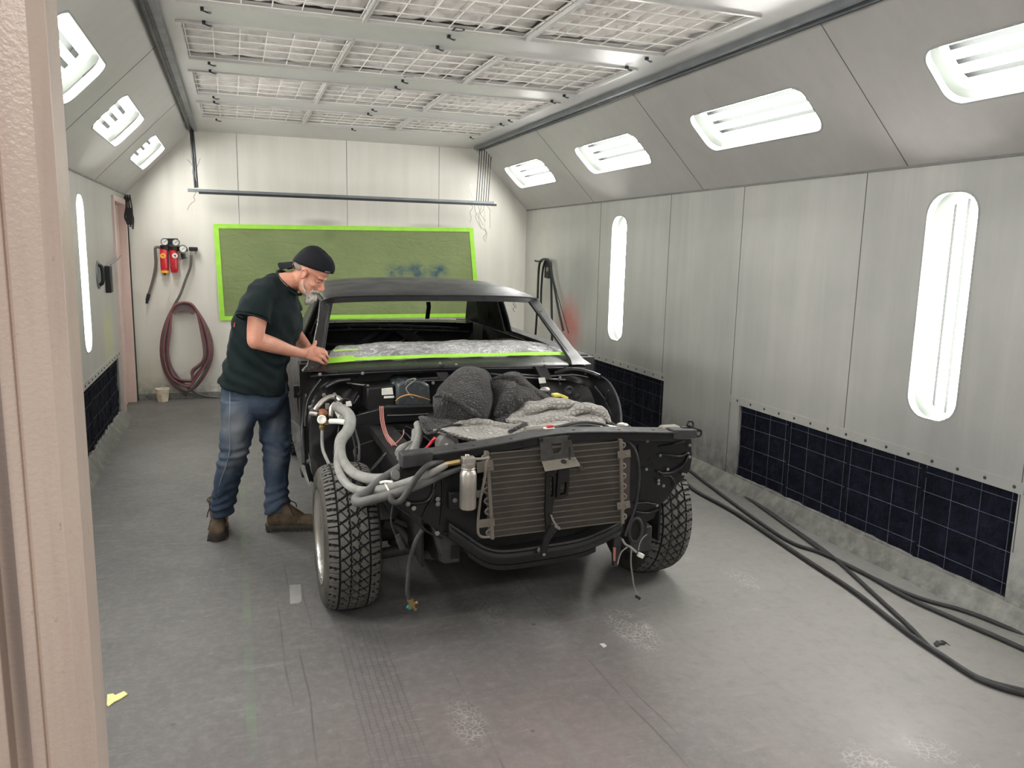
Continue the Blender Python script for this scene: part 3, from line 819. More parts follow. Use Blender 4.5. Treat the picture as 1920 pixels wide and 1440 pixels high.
# ---- windshield pillars
for s, P0, P1 in ((-1, at(612, 567, 5.17), at(589, 694, 4.42)), (1, at(996, 562, 5.17), at(1083, 681, 4.43))):
    g = MB(); d = (P1 - P0)
    def ringp(c, w, h): return [c + V(-w, -h, 0), c + V(w, -h, 0), c + V(w, h * .3, 0), c + V(w * .5, h, 0), c + V(-w * .5, h, 0), c + V(-w, h * .3, 0)]
    g.loft([ringp(P0 + V(0, .01, .01), .042, .035), ringp(P0.lerp(P1, .3), .034, .034), ringp(P0.lerp(P1, .75), .036, .038), ringp(P0.lerp(P1, .93), .046, .05), ringp(P1, .068, .065)])
    p = g.build('windshield_pillar', M['body'], car, bevel=.004)
    g = MB(); o = V(-s * .02, -.022, .004); g.tube([P0 + o, P0.lerp(P1, .5) + o, P0.lerp(P1, .97) + o], .006, 6); g.build('glass_channel', M['dust'], p)
# ---- cowl
def cx(u, v, y, dz=0): return at(u, v, y) + V(0, 0, dz)
back = [at(592, 676, 4.66), at(640, 675, 4.62), at(760, 671, 4.58), at(860, 668, 4.57), at(980, 664, 4.60), at(1060, 662, 4.63), at(1084, 664, 4.66)]
mid = [at(588, 688, 4.52), at(640, 686, 4.48), at(760, 681, 4.45), at(860, 678, 4.44), at(980, 675, 4.46), at(1060, 674, 4.50), at(1092, 678, 4.52)]
frt = [at(583, 700, 4.42), at(640, 696, 4.39), at(760, 690, 4.36), at(860, 687, 4.35), at(980, 685, 4.37), at(1060, 684, 4.40), at(1098, 685, 4.42)]
low = [p + V(0, .012, -.03) for p in frt]
cw = MB().patch([back, mid, frt, low], 4, 4, th=.004, nrm=(0, -.2, 1)).build('cowl_panel', M['body'], car)
g = MB()
for a, b in (((618, 703), (655, 700)), ((668, 700), (740, 696)), ((752, 695), (815, 692)), ((955, 690), (1030, 688))):
    g.tube([at(a[0], a[1] + 8, 4.47), at(a[0] + 6, a[1], 4.46), at(b[0] - 5, b[1], 4.46), at(b[0], b[1] + 7, 4.47)], .004, 6)
g.build('stamped_rib', M['body'], cw)
# ---- firewall
g = MB()
g.prism(pol([(592, 702), (640, 698), (860, 690), (1095, 688), (1130, 712), (1130, 905), (600, 940), (575, 800)], 4.5), (0, .01, 0))
fw = g.build('firewall', M['body'], car, smooth=False)
g = MB()
T(g, [(700, 723, 4.46), (735, 717, 4.44), (760, 712, 4.44), (830, 708, 4.44)], .006)
T(g, [(640, 716, 4.46), (690, 722, 4.42), (760, 716, 4.42), (820, 713, 4.42), (860, 712, 4.42)], .005)
T(g, [(690, 732, 4.40), (720, 726, 4.40), (740, 724, 4.40)], .005)
T(g, [(975, 702, 4.42), (1030, 705, 4.42), (1080, 703, 4.40), (1125, 712, 4.3)], .006)
T(g, [(920, 700, 4.44), (975, 707, 4.40), (1060, 712, 4.4)], .005)
g.each('brake_line', M['zinc'], fw)
g = MB()
for u0 in (812, 1003):
    g.prism(pol([(u0, 687), (u0 + 20, 686), (u0 + 33, 710), (u0 + 13, 711)], 4.36), (0, .02, 0))
    g.prism(pol([(u0 + 18, 684), (u0 + 22, 684), (u0 + 26, 690), (u0 + 20, 690)], 4.34), (0, .02, 0))
g.each('hood_hinge_plate', M['dust'], fw, smooth=False)
g = MB()
for u, v in ((690, 724), (738, 719), (812, 718), (600, 702), (680, 700), (825, 682), (855, 684), (1050, 708), (700, 784), (715, 760)):
    bolt(g, at(u, v, 4.37), .007)
g.each('bolt', M['zinc'], fw)
# heater box, duct, sticker
hb = MB()
hb.prism(pol([(688, 728), (740, 722), (741, 765), (700, 770), (686, 768)], 4.30), (0, .2, 0))
hb = hb.build('heater_box', M['chassis'], car, bevel=.008)
g = MB(); g.prism(pol([(744, 722), (755, 716), (795, 716), (806, 722), (808, 764), (744, 764)], 4.26), (0, .22, 0)); g.build('blower_case', M['glass_box'], hb, bevel=.012)
g = MB(); g.prism(pol([(716, 729), (736, 727), (738, 740), (716, 741)], 4.285), (0, .01, 0)); g.build('relay', M['white'], hb, bevel=.002, smooth=False)
g = MB(); g.prism(pol([(720, 743), (739, 742), (739, 746), (720, 747)], 4.285), (0, .004, 0)); g.build('sticker', M['white'], hb, smooth=False)
g = MB(); T(g, [(742, 752, 4.24), (752, 744, 4.22), (770, 740, 4.2), (790, 745, 4.2), (806, 750, 4.24)], .004, 6); g.build('tan_wire', M['orange'], hb)
g = MB(); T(g, [(760, 722, 4.24), (765, 713, 4.22), (780, 711, 4.22), (762, 727, 4.22), (768, 740, 4.22), (775, 747, 4.22)], .004, 6); g.build('vacuum_line', M['hosegrey'], hb)
g = MB()
g.loft([[at(u, v, y) for u, v, y in q] for q in (
    [(660, 780, 4.10), (660, 800, 4.10), (664, 800, 4.3), (664, 780, 4.3)],
    [(690, 772, 4.06), (692, 800, 4.06), (696, 798, 4.3), (694, 768, 4.3)],
    [(724, 763, 4.04), (724, 795, 4.04), (728, 790, 4.3), (728, 758, 4.3)],
    [(765, 762, 4.04), (765, 791, 4.04), (768, 786, 4.3), (768, 757, 4.3)],
    [(815, 761, 4.04), (815, 788, 4.04), (818, 784, 4.3), (818, 757, 4.3)])])
dk = g.build('air_duct', M['body'], car, bevel=.006)
g = MB(); T(g, [(726, 779, 4.03), (765, 778, 4.03), (815, 775, 4.03)], .003, 6); g.build('seam', M['zinc'], dk)
# ---- interior, doors, quarter panels
g = MB(); g.bb((CX - .80, 4.55, .26), (CX + .80, 7.0, .30)); g.build('floor_pan', M['under'], car, smooth=False)
g = MB(); g.prism([V(CX - .72, 6.62, .3), V(CX + .72, 6.62, .3), V(CX + .70, 6.66, .99), V(CX - .70, 6.66, .99)], (0, .01, 0)); bk = g.build('seat_bulkhead', M['under'], car, smooth=False)
g = MB()
for a, b in (((665, 652), (730, 606)), ((790, 645), (735, 606)), ((690, 655), (745, 610))):
    P0, P1 = at(*a, 6.3), at(*b, 6.58); g.strip([P0, P1], (.10, 0, .03), (0, .012, 0))
g.each('cross_brace', M['dust'], bk, smooth=False)
g = MB()
for a, b in (((752, 640), (780, 622)), ((756, 623), (777, 640))): g.strip([at(*a, 6.59), at(*b, 6.58)], (.035, 0, .01), (0, .01, 0))
g.each('small_brace', M['zinc'], bk, smooth=False)
G2 = [[at(600, 606, 6.55), at(700, 604, 6.5), at(820, 604, 6.5), at(880, 606, 6.55)], [at(598, 600, 6.75), at(700, 599, 6.75), at(820, 599, 6.75), at(880, 600, 6.75)], [V(CX - .75, 7.1, .955), V(CX - .25, 7.1, .96), V(CX + .25, 7.1, .96), V(CX + .75, 7.1, .955)], [V(CX - .8, 7.66, .88), V(CX - .25, 7.7, .89), V(CX + .25, 7.7, .89), V(CX + .8, 7.66, .88)], [V(CX - .8, 7.68, .45), V(CX - .25, 7.72, .45), V(CX + .25, 7.72, .45), V(CX + .8, 7.68, .45)]]
MB().patch(G2, 4, 4, th=.006, nrm=(0, -.2, 1)).build('rear_deck', M['body'], car)
g = MB()
T(g, [(600, 613, 6.5), (680, 610, 6.46), (770, 612, 6.46), (860, 616, 6.45)], .012); T(g, [(596, 622, 6.45), (660, 618, 6.4), (760, 618, 6.4), (880, 622, 6.4)], .008)
T(g, [(605, 645, 6.3), (640, 646, 6.3), (665, 645, 6.3)], .01)
for u in (655, 712, 770, 830): g.lathe([(.014, 0), (.014, .004), (.004, .006)], at(u, 616, 6.42), (0, -1, 0), 8)
g.build('package_shelf_edge', M['dust'], bk)
def side(s):
    X = lambda k: CX + s * k
    rows = []
    for y, k0, k1, k2, z0, z1 in ((4.78, .885, .93, .90, .28, .955), (5.4, .885, .95, .91, .27, .975), (5.95, .885, .955, .91, .27, .985), (6.0, .885, .955, .91, .42, .985), (6.32, .885, .955, .90, .70, .985), (6.68, .885, .955, .89, .42, .985), (6.9, .885, .95, .88, .36, .98), (7.3, .87, .93, .87, .36, .96), (7.7, .83, .88, .83, .42, .93)):
        zm = (z0 + z1) / 2 + .05
        rows.append([V(X(k0), y, z0), V(X(k1), y, zm), V(X(k1 - .01), y, z1 - .06), V(X(k2), y, z1)])
    q = MB().patch(rows, 4, 3, th=.006, nrm=(s, 0, 0)).build('quarter_panel', M['body'], car)
    g = MB(); g.strip([V(X(.86), 4.7, .952), V(X(.86), 5.4, .972), V(X(.85), 6.2, .985), V(X(.80), 6.9, .985)], (.10, 0, 0), (0, 0, .014)); g.build('door_top', M['dust'], car)
    g = MB(); g.prism([V(X(.79), 4.7, .30), V(X(.79), 4.7, .94), V(X(.77), 6.6, .97), V(X(.77), 6.6, .30)], (.01 * s, 0, 0)); dp = g.build('door_inner_panel', M['under'], car, smooth=False)
    # sail panel between side opening and rear window
    P = [V(X(.685), 5.86, 1.29), V(X(.63), 6.60, 1.25), V(X(.72), 6.98, .99), V(X(.79), 5.92, .985)]
    g = MB(); g.prism(P, (s * .01, .0, 0)); sp = g.build('sail_panel', M['body'], car, smooth=False)
    g = MB(); g.prism([p - V(s * .05, 0, 0) for p in (V(X(.685), 5.86, 1.29), V(X(.66), 6.3, 1.27), V(X(.74), 6.45, 1.0), V(X(.79), 5.92, .985))], (s * .012, .0, 0)); g.build('inner_skin', M['dust'], sp, smooth=False)
    g = MB()
    for yy, zz, rr in ((6.05, 1.20, .035), (6.16, 1.10, .03), (6.02, 1.08, .025), (6.2, 1.22, .02)):
        g.lathe([(rr, 0), (rr, .004), (rr * .7, .002), (.002, .001)], (X(.72) - s * .045, yy, zz), (-s, 0, 0), 12)
    g.each('access_hole_shade', M['under'], sp)  # dark discs on the skin, their colour stands for shade inside holes
    g = MB(); g.tube([V(X(.675), 5.86, 1.28), V(X(.74), 5.88, 1.12), V(X(.79), 5.92, .99)], .016, 8); g.build('window_guide', M['body'], sp)
    # hinge pillar
    g = MB(); g.loft([[V(X(.80), 4.62, z), V(X(.925), 4.64, z), V(X(.925), 4.78, z), V(X(.80), 4.80, z)] for z in (.28, .95)]); hp = g.build('hinge_pillar', M['chassis'], car, smooth=False)
    g = MB()
    for z in (.45, .78): g.box((X(.94), 4.72, z), (.03, .05, .07)); bolt(g, V(X(.93), 4.63, z), .008)
    g.each('door_hinge', M['dust'], hp, smooth=False)
    return q
side(-1); side(1)
g = MB(); g.strip([at(803, 566, 6.45), at(804, 575, 6.5), at(801, 598, 6.6)], (.035, 0, 0), (0, .01, 0)); g.build('mirror_strut', M['chassis'], car, smooth=False)
# steering-side hump seen behind the dash cover
g = MB(); g.ell((1.72, 5.05, .97), (.16, .12, .06)); g.build('seat_edge', M['under'], car)
# dash
g = MB(); g.loft([[V(.50, y, z0), V(.50, y, z1), V(2.02, y, z1), V(2.02, y, z0)] for y, z0, z1 in ((4.64, .80, .945), (4.80, .76, .985), (4.98, .74, .985), (5.03, .70, .93))]); g.build('dashboard', M['chassis'], car, bevel=.015)
# ---- wheel housings
def arcpatch(outer, inner, name, mt, **k):
    return MB().patch([[at(*p) for p in outer], [at(*[(a + b) / 2 for a, b in zip(p, q)]) + V(0, .03, 0) for p, q in zip(outer, inner)], [at(*p) for p in inner]], 5, 4, th=.004, nrm=(0, -1, 0)).build(name, mt, car)
lo = [(650, 697, 4.45), (612, 706, 4.38), (583, 735, 4.22), (569, 790, 4.0), (570, 860, 3.86), (580, 905, 3.78)]
li = [(655, 722, 4.44), (622, 728, 4.36), (597, 752, 4.24), (580, 795, 4.1), (579, 860, 4.0), (590, 905, 3.9)]
lf = arcpatch(lo, li, 'front_fender_flange', M['body'])
ll = [(655, 722, 4.44), (622, 728, 4.38), (597, 752, 4.28), (582, 800, 4.16), (582, 860, 4.06), (592, 905, 3.96)]
lc = [(672, 735, 4.44), (662, 755, 4.42), (652, 790, 4.4), (655, 830, 4.3), (660, 870, 4.1), (670, 905, 4.0)]
lp = arcpatch(ll, lc, 'splash_shield', M['chassis'])
g = MB()
for u, v, y in ((607, 740, 4.26), (627, 739, 4.3), (581, 763, 4.12), (578, 864, 3.9), (683, 825, 4.1), (700, 807, 4.2), (668, 855, 4.05)): bolt(g, at(u, v, y) + V(0, -.01, 0), .008)
g.each('bolt', M['zinc'], lp)
g = MB(); T(g, [(572, 740, 4.2), (567, 800, 3.98), (569, 870, 3.83)], .008); T(g, [(600, 712, 4.34), (575, 752, 4.14), (572, 800, 3.97)], .006); T(g, [(655, 712, 4.4), (630, 716, 4.36), (608, 728, 4.28)], .014); g.build('fender_lip', M['body'], lf)
g = MB(); g.prism(pol([(660, 800), (740, 795), (800, 795), (800, 850), (748, 880), (660, 905), (640, 850)], 4.05), (0, .012, 0)); ip = g.build('inner_fender_panel', M['chassis'], car, smooth=False)
ro = [(1052, 688, 4.40), (1100, 697, 4.34), (1136, 712, 4.22), (1154, 738, 4.08), (1163, 770, 3.95), (1164, 812, 3.82)]
ri = [(1040, 712, 4.42), (1070, 715, 4.40), (1100, 725, 4.36), (1112, 745, 4.30), (1120, 775, 4.2), (1125, 815, 4.1)]
rf = arcpatch(ro, ri, 'front_fender_flange', M['body'])
rc = [(1010, 715, 4.43), (1020, 740, 4.42), (1040, 760, 4.4), (1060, 780, 4.36), (1080, 800, 4.3), (1100, 820, 4.2)]
rp = arcpatch([(u, v, y + .02) for u, v, y in ri], rc, 'inner_fender_panel', M['chassis'])
g = MB(); g.tube([at(*p) + V(0, -.004, 0) for p in ro[1:]], .007, 8, 4); g.build('fender_lip', M['dust'], rf)
g = MB(); T(g, [(1115, 725, 4.24), (1134, 748, 4.16), (1138, 757, 4.12), (1152, 787, 3.98)], .005); T(g, [(1141, 732, 4.1), (1136, 747, 4.14), (1134, 752, 4.14)], .005); g.build('stamped_rib', M['dust'], rf)
g = MB(); g.lathe([(.03, 0), (.03, .01), (.02, .014), (.012, .006), (.002, .004)], at(1066, 732, 4.34), (0, -1, 0), 20); g.lathe([(.02, 0), (.02, .02), (.002, .024)], at(1080, 742, 4.3), (0, -1, 0), 14)
for u, v in ((1050, 720), (1090, 725), (1078, 765), (1098, 700), (1048, 712), (1083, 752)): bolt(g, at(u, v, 4.3), .006)
g.each('grommet', M['dust'], rp)
g = MB(); g.prism(pol([(1010, 709), (1022, 708), (1024, 718), (1012, 719)], 4.3), (0, .01, 0)); g.build('sticker', M['white'], rp, smooth=False)
g = MB(); T(g, [(1040, 700, 4.36), (1070, 693, 4.34), (1100, 697, 4.3), (1125, 706, 4.2)], .013); g.build('rolled_edge', M['body'], rf)
# grey lower strip beside the man's boot
g = MB(); g.prism([at(545, 788, 4.72), at(560, 800, 4.62), at(576, 855, 4.42), at(583, 905, 4.3), at(579, 914, 4.3), at(560, 868, 4.45), at(548, 822, 4.66)], (.012, 0, 0)); g.build('rocker_panel', mat('grey_primer', (120, 120, 118), .6, var=.3, vs=20), car, smooth=False)
# ---- front support
g = MB()
bar = [(760, 866, 2.985), (808, 858, 2.98), (870, 849, 2.96), (940, 837, 2.94), (1010, 824, 2.925), (1075, 817, 2.925), (1160, 816, 2.94), (1240, 817, 2.96), (1262, 817, 2.965)]
P = catmull([at(*p) for p in bar], 4)
g.strip(P, (0, .055, 0), (0, 0, .036))
tb = g.build('radiator_support_bar', M['body'], car, bevel=.005)
g = MB(); g.strip([p + V(0, .012, .021) for p in P], (0, .10, 0), (0, 0, .006)); g.build('top_flange', M['dust'], tb)
g = MB()
for u, v in ((1000, 811), (1005, 812)): pass
for i in (3, 7, 9, 13, 20, 24, 27): g.lathe([(.008, 0), (.007, .001), (.001, .0012)], P[i] + V(0, .0, .0245), (0, 0, 1), 10)
for i in (14, 17, 22): g.lathe([(.006, 0), (.006, .003), (.001, .004)], P[i] + V(0, -.028, 0), (0, -1, 0), 8)
g.each('hole', M['under'], tb)  # dark discs, nothing cut; the shade inside each hole is painted
g = MB(); e0, e1 = at(750, 862, 2.975), at(808, 855, 2.97)
g.strip([e0, e1], (0, .075, 0), (0, 0, .055)); g.build('end_bracket', M['dust'], tb, bevel=.006)
g = MB(); g.strip([at(1256, 812, 2.96), at(1300, 811, 2.975)], (0, .06, 0), (0, 0, .040)); eb = g.build('end_bracket', M['dust'], tb, bevel=.004)
g = MB()
g.tube([at(1294, 796, 2.99) + V(.016 * math.cos(a), .0, .016 * math.sin(a)) for a in [2 * PI * i / 12 for i in range(12)]], .005, 6, closed=True)
g.tube([at(1310, 812, 2.99) + V(.014 * math.cos(a), .0, .016 * math.sin(a)) for a in [2 * PI * i / 12 for i in range(12)]], .005, 6, closed=True)
g.strip([at(1292, 800, 2.985), at(1313, 808, 2.985)], (0, .03, 0), (0, 0, .012)); g.box(at(1283, 803, 2.98), (.03, .02, .014)); g.each('hook_loop', M['chassis'], eb)
# side panels
g = MB(); Lp = [(750, 874), (862, 852), (905, 848), (915, 1008), (890, 1016), (862, 1004), (835, 1006), (812, 990), (792, 974), (768, 958), (744, 946), (737, 930), (750, 905)]
g.prism(pol(Lp, 3.0), (0, .004, 0)); sp = g.build('radiator_side_panel', M['body'], car, smooth=False)
g = MB()
T(g, [(745, 930, 3.0), (758, 938, 2.995), (775, 944, 2.99), (800, 940, 2.99), (812, 925, 2.99), (816, 900, 2.995)], .006)
T(g, [(793, 970, 2.995), (803, 950, 2.99), (815, 925, 2.99), (812, 912, 2.99)], .005)
T(g, [(740, 946, 3.0), (775, 972, 2.99), (800, 996, 2.99), (830, 1010, 2.99)], .0045)
T(g, [(828, 870, 2.995), (830, 930, 2.995), (826, 985, 2.995)], .004)
T(g, [(832, 1000, 2.99), (850, 1000, 2.99), (870, 1000, 2.99)], .004)
g.build('stamped_rib', M['body'], sp)
g = MB(); g.box(at(852, 938, 2.98), (.05, .03, .075)); g.build('small_box', M['chassis'], sp, bevel=.004)
g = MB()
for u, v in ((748, 938), (776, 953), (821, 936), (821, 945), (853, 938), (820, 887), (820, 1000), (765, 945)): bolt(g, at(u, v, 2.985 if u != 853 else 2.96), .007)
g.each('bolt', M['zinc'], sp)
g = MB(); Rp = [(1164, 823), (1296, 823), (1297, 860), (1294, 879), (1281, 898), (1266, 912), (1252, 934), (1234, 950), (1226, 972), (1213, 978), (1212, 1000), (1192, 1008), (1172, 1006), (1164, 985)]
g.prism(pol(Rp, 3.0), (0, .004, 0)); sp = g.build('radiator_side_panel', M['body'], car, smooth=False)
g = MB()
T(g, [(1236, 838, 2.995), (1262, 834, 2.99), (1284, 828, 2.995)], .0045); T(g, [(1232, 884, 2.99), (1245, 888, 2.985), (1265, 884, 2.985), (1285, 868, 2.99), (1290, 850, 2.995), (1275, 856, 2.99), (1240, 852, 2.995)], .006)
T(g, [(1237, 883, 2.99), (1243, 892, 2.985), (1256, 893, 2.985), (1265, 905, 2.985), (1262, 915, 2.99)], .004)
T(g, [(1192, 960, 2.99), (1215, 962, 2.99), (1235, 955, 2.99)], .005); T(g, [(1190, 945, 2.99), (1210, 943, 2.99), (1228, 946, 2.99)], .005)
T(g, [(1197, 835, 2.995), (1200, 900, 2.995), (1200, 935, 2.995)], .004)
g.build('stamped_rib', M['body'], sp)
g = MB()
for u, v in ((1238, 854), (1252, 880), (1235, 901), (1235, 907), (1244, 911), (1280, 889), (1284, 890), (1214, 827), (1293, 835), (1293, 857), (1232, 948), (1212, 880)): bolt(g, at(u, v, 2.985), .005)
g.each('bolt', M['zinc'], sp)
g = MB(); c = at(1191, 994, 2.985)
g.tube([c + V(.032 * math.cos(a), 0, .055 * math.sin(a)) for a in [2 * PI * i / 16 for i in range(16)]], .009, 8, closed=True); g.build('horn_opening_rim', M['dust'], sp)
g = MB(); g.lathe([(.031, 0), (.031, .002), (.001, .002)], c + V(0, .004, 0), (0, -1, 0), 20); 
for p_ in range(len(g.v)): g.v[p_] = V(g.v[p_].x, g.v[p_].y, c.z + (g.v[p_].z - c.z) * 1.7)
g.build('horn_opening_shade', M['under'], sp)  # dark disc, shade inside the opening put into its colour
# lower crossmember
pts = [(838, 990, 3.0), (868, 1010, 2.985), (905, 1034, 2.97), (945, 1040, 2.96), (1018, 1030, 2.955), (1080, 1019, 2.96), (1120, 1004, 2.97), (1160, 985, 2.99)]
g = MB(); P = catmull([at(*p) for p in pts], 5)
g.loft([[p + V(0, -.035, .022), p + V(0, -.045, 0), p + V(0, -.03, -.035), p + V(0, .05, -.045), p + V(0, .06, .02), p + V(0, 0, .035)] for p in P]); lc_ = g.build('lower_crossmember', M['body'], car, bevel=.006)
g = MB(); g.tube([p + V(0, -.035, .028) for p in P], .006, 6); g.build('rolled_lip', M['dust'], lc_)
g = MB(); P2 = [p + V(0, .03, -.045) for p in P[6:-6]]; g.strip(P2, (0, .12, 0), (0, 0, .02)); g.build('air_dam', M['under'], lc_)
# frame horns and rails
for s in (-1, 1):
    X = CX + s * .44
    g = MB(); g.loft([[V(X - .055, y, z - .06), V(X + .055, y, z - .06), V(X + .055, y, z + .06), V(X - .055, y, z + .06)] for y, z in ((3.04, .34), (3.3, .34), (3.7, .28), (4.4, .22), (6.9, .22))])
    if s < 0:
        g = MB(); o = [[V(x_, y_, z_) for x_, y_, z_ in q] for q in ()]
        A = [at(808, 1000, 3.16), at(858, 1006, 3.05), at(862, 1056, 3.05), at(838, 1058, 3.05)]
        g.loft([[at(812, 985, 3.05), at(864, 1012, 3.03), at(862, 1054, 3.03), at(834, 1058, 3.03)], [V(X - .075, 3.3, .42), V(X + .055, 3.3, .42), V(X + .055, 3.3, .28), V(X - .06, 3.3, .27)], [V(X - .055, 3.8, .30), V(X + .055, 3.8, .30), V(X + .055, 3.8, .18), V(X - .055, 3.8, .18)], [V(X - .055, 6.9, .28), V(X + .055, 6.9, .28), V(X + .055, 6.9, .17), V(X - .055, 6.9, .17)]])
    rl = g.build('frame_rail', M['dust'], car, bevel=.006)
g = MB(); g.prism(pol([(846, 1022), (862, 1026), (861, 1047), (845, 1048)], 3.022), (0, .004, 0)); g.build('rail_opening_shade', M['under'], car, smooth=False)  # dark plate over the rail end, painting the shade inside
# suspension behind the left wheel
su = MB()
T(su, [(722, 985, 3.45), (745, 990, 3.42), (762, 1010, 3.4), (775, 1025, 3.38), (800, 1035, 3.35)], .022, 10)
T(su, [(715, 1038, 3.45), (760, 1030, 3.42), (800, 1020, 3.4)], .025, 10)
su = su.build('control_arm', M['dust'], car)
g = MB(); T(g, [(780, 1030, 3.3), (800, 1040, 3.25), (830, 1040, 3.2)], .020, 10); T(g, [(740, 975, 3.4), (790, 995, 3.4), (830, 990, 3.4)], .012); g.build('sway_bar', M['hosedark'], su)
g = MB(); g.tube([V(.56, 3.5, .33), V(1.83, 3.5, .33)], .05, 12); g.tube([V(.68, 3.5, .25), V(.81, 3.5, .62)], .05, 14); g.tube([V(1.72, 3.5, .25), V(1.59, 3.5, .62)], .05, 14); g.tube([V(.58, 6.34, .33), V(1.83, 6.34, .33)], .05, 12); g.bb((.85, 3.4, .22), (1.67, 3.6, .30)); g.each('axle', M['under'], car)
g = MB(); g.bb((CX - .62, 3.25, .66), (CX - .50, 4.45, .70)); g.bb((CX + .50, 3.25, .66), (CX + .62, 4.45, .70)); g.prism([V(CX - .56, 3.1, .3), V(CX - .56, 4.5, .3), V(CX - .56, 4.5, .68), V(CX - .56, 3.1, .68)], (.01, 0, 0)); g.prism([V(CX + .56, 3.1, .3), V(CX + .56, 4.5, .3), V(CX + .56, 4.5, .68), V(CX + .56, 3.1, .68)], (.01, 0, 0)); g.each('engine_bay_wall', M['under'], car, smooth=False)
# ---- engine under the blanket
eng = MB(); eng.bb((CX - .24, 3.45, .30), (CX + .26, 4.25, .70)); eng.bb((CX - .33, 3.55, .62), (CX - .12, 4.2, .76)); eng.bb((CX + .14, 3.55, .62), (CX + .34, 4.2, .76)); eng.bb((CX - .14, 3.6, .7), (CX + .16, 4.1, .80))
eng = eng.build('engine', M['chassis'], car, bevel=.02)
g = MB(); c = at(838, 834, 3.25)
g.lathe([(.02, -.03), (.05, -.03), (.052, -.024), (.043, -.020), (.052, -.016), (.052, -.010), (.043, -.006), (.052, -.002), (.052, .004), (.036, .006), (.034, .012), (.012, .012), (.010, .02), (.001, .022)], c, (-.25, -1, .1), 28); g.build('pulley', M['zinc'], eng)
g = MB(); c = at(850, 838, 3.3); g.lathe([(.05, 0), (.055, .05), (.055, .12), (.04, .14), (.001, .141)], c, (0, 1, 0), 24); g.build('compressor', M['chassis'], eng)
# radiator behind the condenser with filler cap
g = MB(); a, b = at(960, 812, 3.06), at(1172, 806, 3.06); g.bb((.93, 3.03, .44), (1.62, 3.09, .845)); rd = g.build('radiator', M['dirtyalu'], car, bevel=.006)
g = MB(); g.tube([at(985, 806, 3.10), at(1060, 801, 3.10), at(1130, 802, 3.10), at(1165, 808, 3.10)], .016, 10, 4); g.build('top_tank', M['alu'], rd)
g = MB(); c = at(1167, 806, 3.08); g.lathe([(.022, -.02), (.022, .0), (.018, .004), (.018, .012), (.026, .014), (.027, .024), (.022, .028), (.001, .03)], c, (0, 0, 1), 20); g.build('filler_cap', M['alu'], rd)
g = MB(); T(g, [(1040, 802, 3.0), (1075, 794, 3.02), (1100, 792, 3.03), (1130, 796, 3.03), (1148, 806, 3.02)], .007); T(g, [(1048, 806, 3.0), (1090, 797, 3.0), (1125, 800, 3.0)], .006); g.build('overflow_hose', M['hosedark'], rd)
g = MB(); g.box(at(1030, 805, 2.99), (.045, .03, .016)); cpn = g.build('white_connector', M['white'], rd, bevel=.003)
g = MB(); g.box(at(1031, 799, 2.99), (.028, .02, .010)); g.build('red_clip', mat('red_plastic', (196, 60, 60), .4), cpn, bevel=.003)
g = MB(); g.box(at(1256, 803, 3.02), (.08, .05, .025)); g.ell(at(1240, 805, 3.0), (.02, .02, .014)); g.build('battery_tray_clamp', M['dirtyalu'], car, bevel=.005)
g = MB(); g.ell(at(1022, 731, 3.95), (.03, .02, .016)); g.build('master_cylinder_cap', M['alu'], car)
g = MB(); g.strip([at(1037, 741, 3.8), at(1048, 740, 3.8), at(1062, 745, 3.8)], (0, .05, 0), (0, 0, .012)); g.build('yellow_cap', M['yellow'], car)
# ---- condenser
yc = 2.905
c00, c10, c01, c11 = at(918, 850, yc), at(1163, 827, yc), at(925, 1006, yc), at(1165, 977, yc)
g = MB(); g.loft([[c00, c10, c11, c01], [p + V(0, .022, 0) for p in (c00, c10, c11, c01)]]); cd = g.build('condenser', M['fins'], car, smooth=False)
g = MB(); N = 14
for i in range(N + 1):
    t_ = i / N; a = c00.lerp(c01, t_); b = c10.lerp(c11, t_); g.strip([a + V(0, -.003, 0), b + V(0, -.003, 0)], (0, .008, 0), (0, 0, .0036))
g.each('cooling_tube', mat('condenser_tube', (104, 99, 90), .6, .2), cd, smooth=False)
for A, B, s, off in ((at(912, 846, yc), at(922, 1009, yc), -1, -.018), (at(1162, 823, yc), at(1165, 980, yc), 1, .014)):
    g = MB(); g.strip([A, B], (.014, 0, 0), (0, .03, 0)); g.build('header_strip', M['dirtyalu'], cd, smooth=False)
    g = MB()
    for i in range(8):
        m_ = A.lerp(B, (i + .6) / 8.2); q = [m_ + V(s * .022 * math.sin(PI * k / 6), -.004, .013 * math.cos(PI * k / 6)) for k in range(7)]
        g.tube(q, .0045, 6)
    g.each('return_bend', M['dirtyalu'], cd)
for pts in ([(893, 867), (924, 862), (926, 882), (895, 887)], [(898, 975), (927, 971), (928, 986), (899, 990)], [(1158, 847), (1182, 843), (1183, 857), (1159, 860)], [(1157, 943), (1181, 939), (1182, 952), (1158, 956)], [(893, 920), (901, 919), (902, 932), (894, 933)]):
    g = MB(); g.prism(pol(pts, 2.885), (0, .003, 0)); q = [at(*pts[0], 2.882), at(*pts[1], 2.882), at(*pts[2], 2.882), at(*pts[3], 2.882)]; c = (q[0] + q[1] + q[2] + q[3]) / 4; bolt(g, c + V(.012, 0, 0), .005); g.build('mounting_bracket', M['zinc'] if False else M['dirtyalu'], cd, smooth=False)
g = MB(); g.prism(pol([(1170, 860), (1182, 858), (1180, 938), (1170, 940)], 2.93), (0, .003, 0)); g.build('rusty_side_plate', mat('rusty_plate', (84, 72, 68), .7), cd, smooth=False)
g = MB(); T(g, [(918, 857, 2.87), (912, 868, 2.865), (908, 900, 2.865), (900, 940, 2.865), (897, 1000, 2.87), (918, 1007, 2.88)], .0055, 8); g.build('refrigerant_line', M['dirtyalu'], cd)
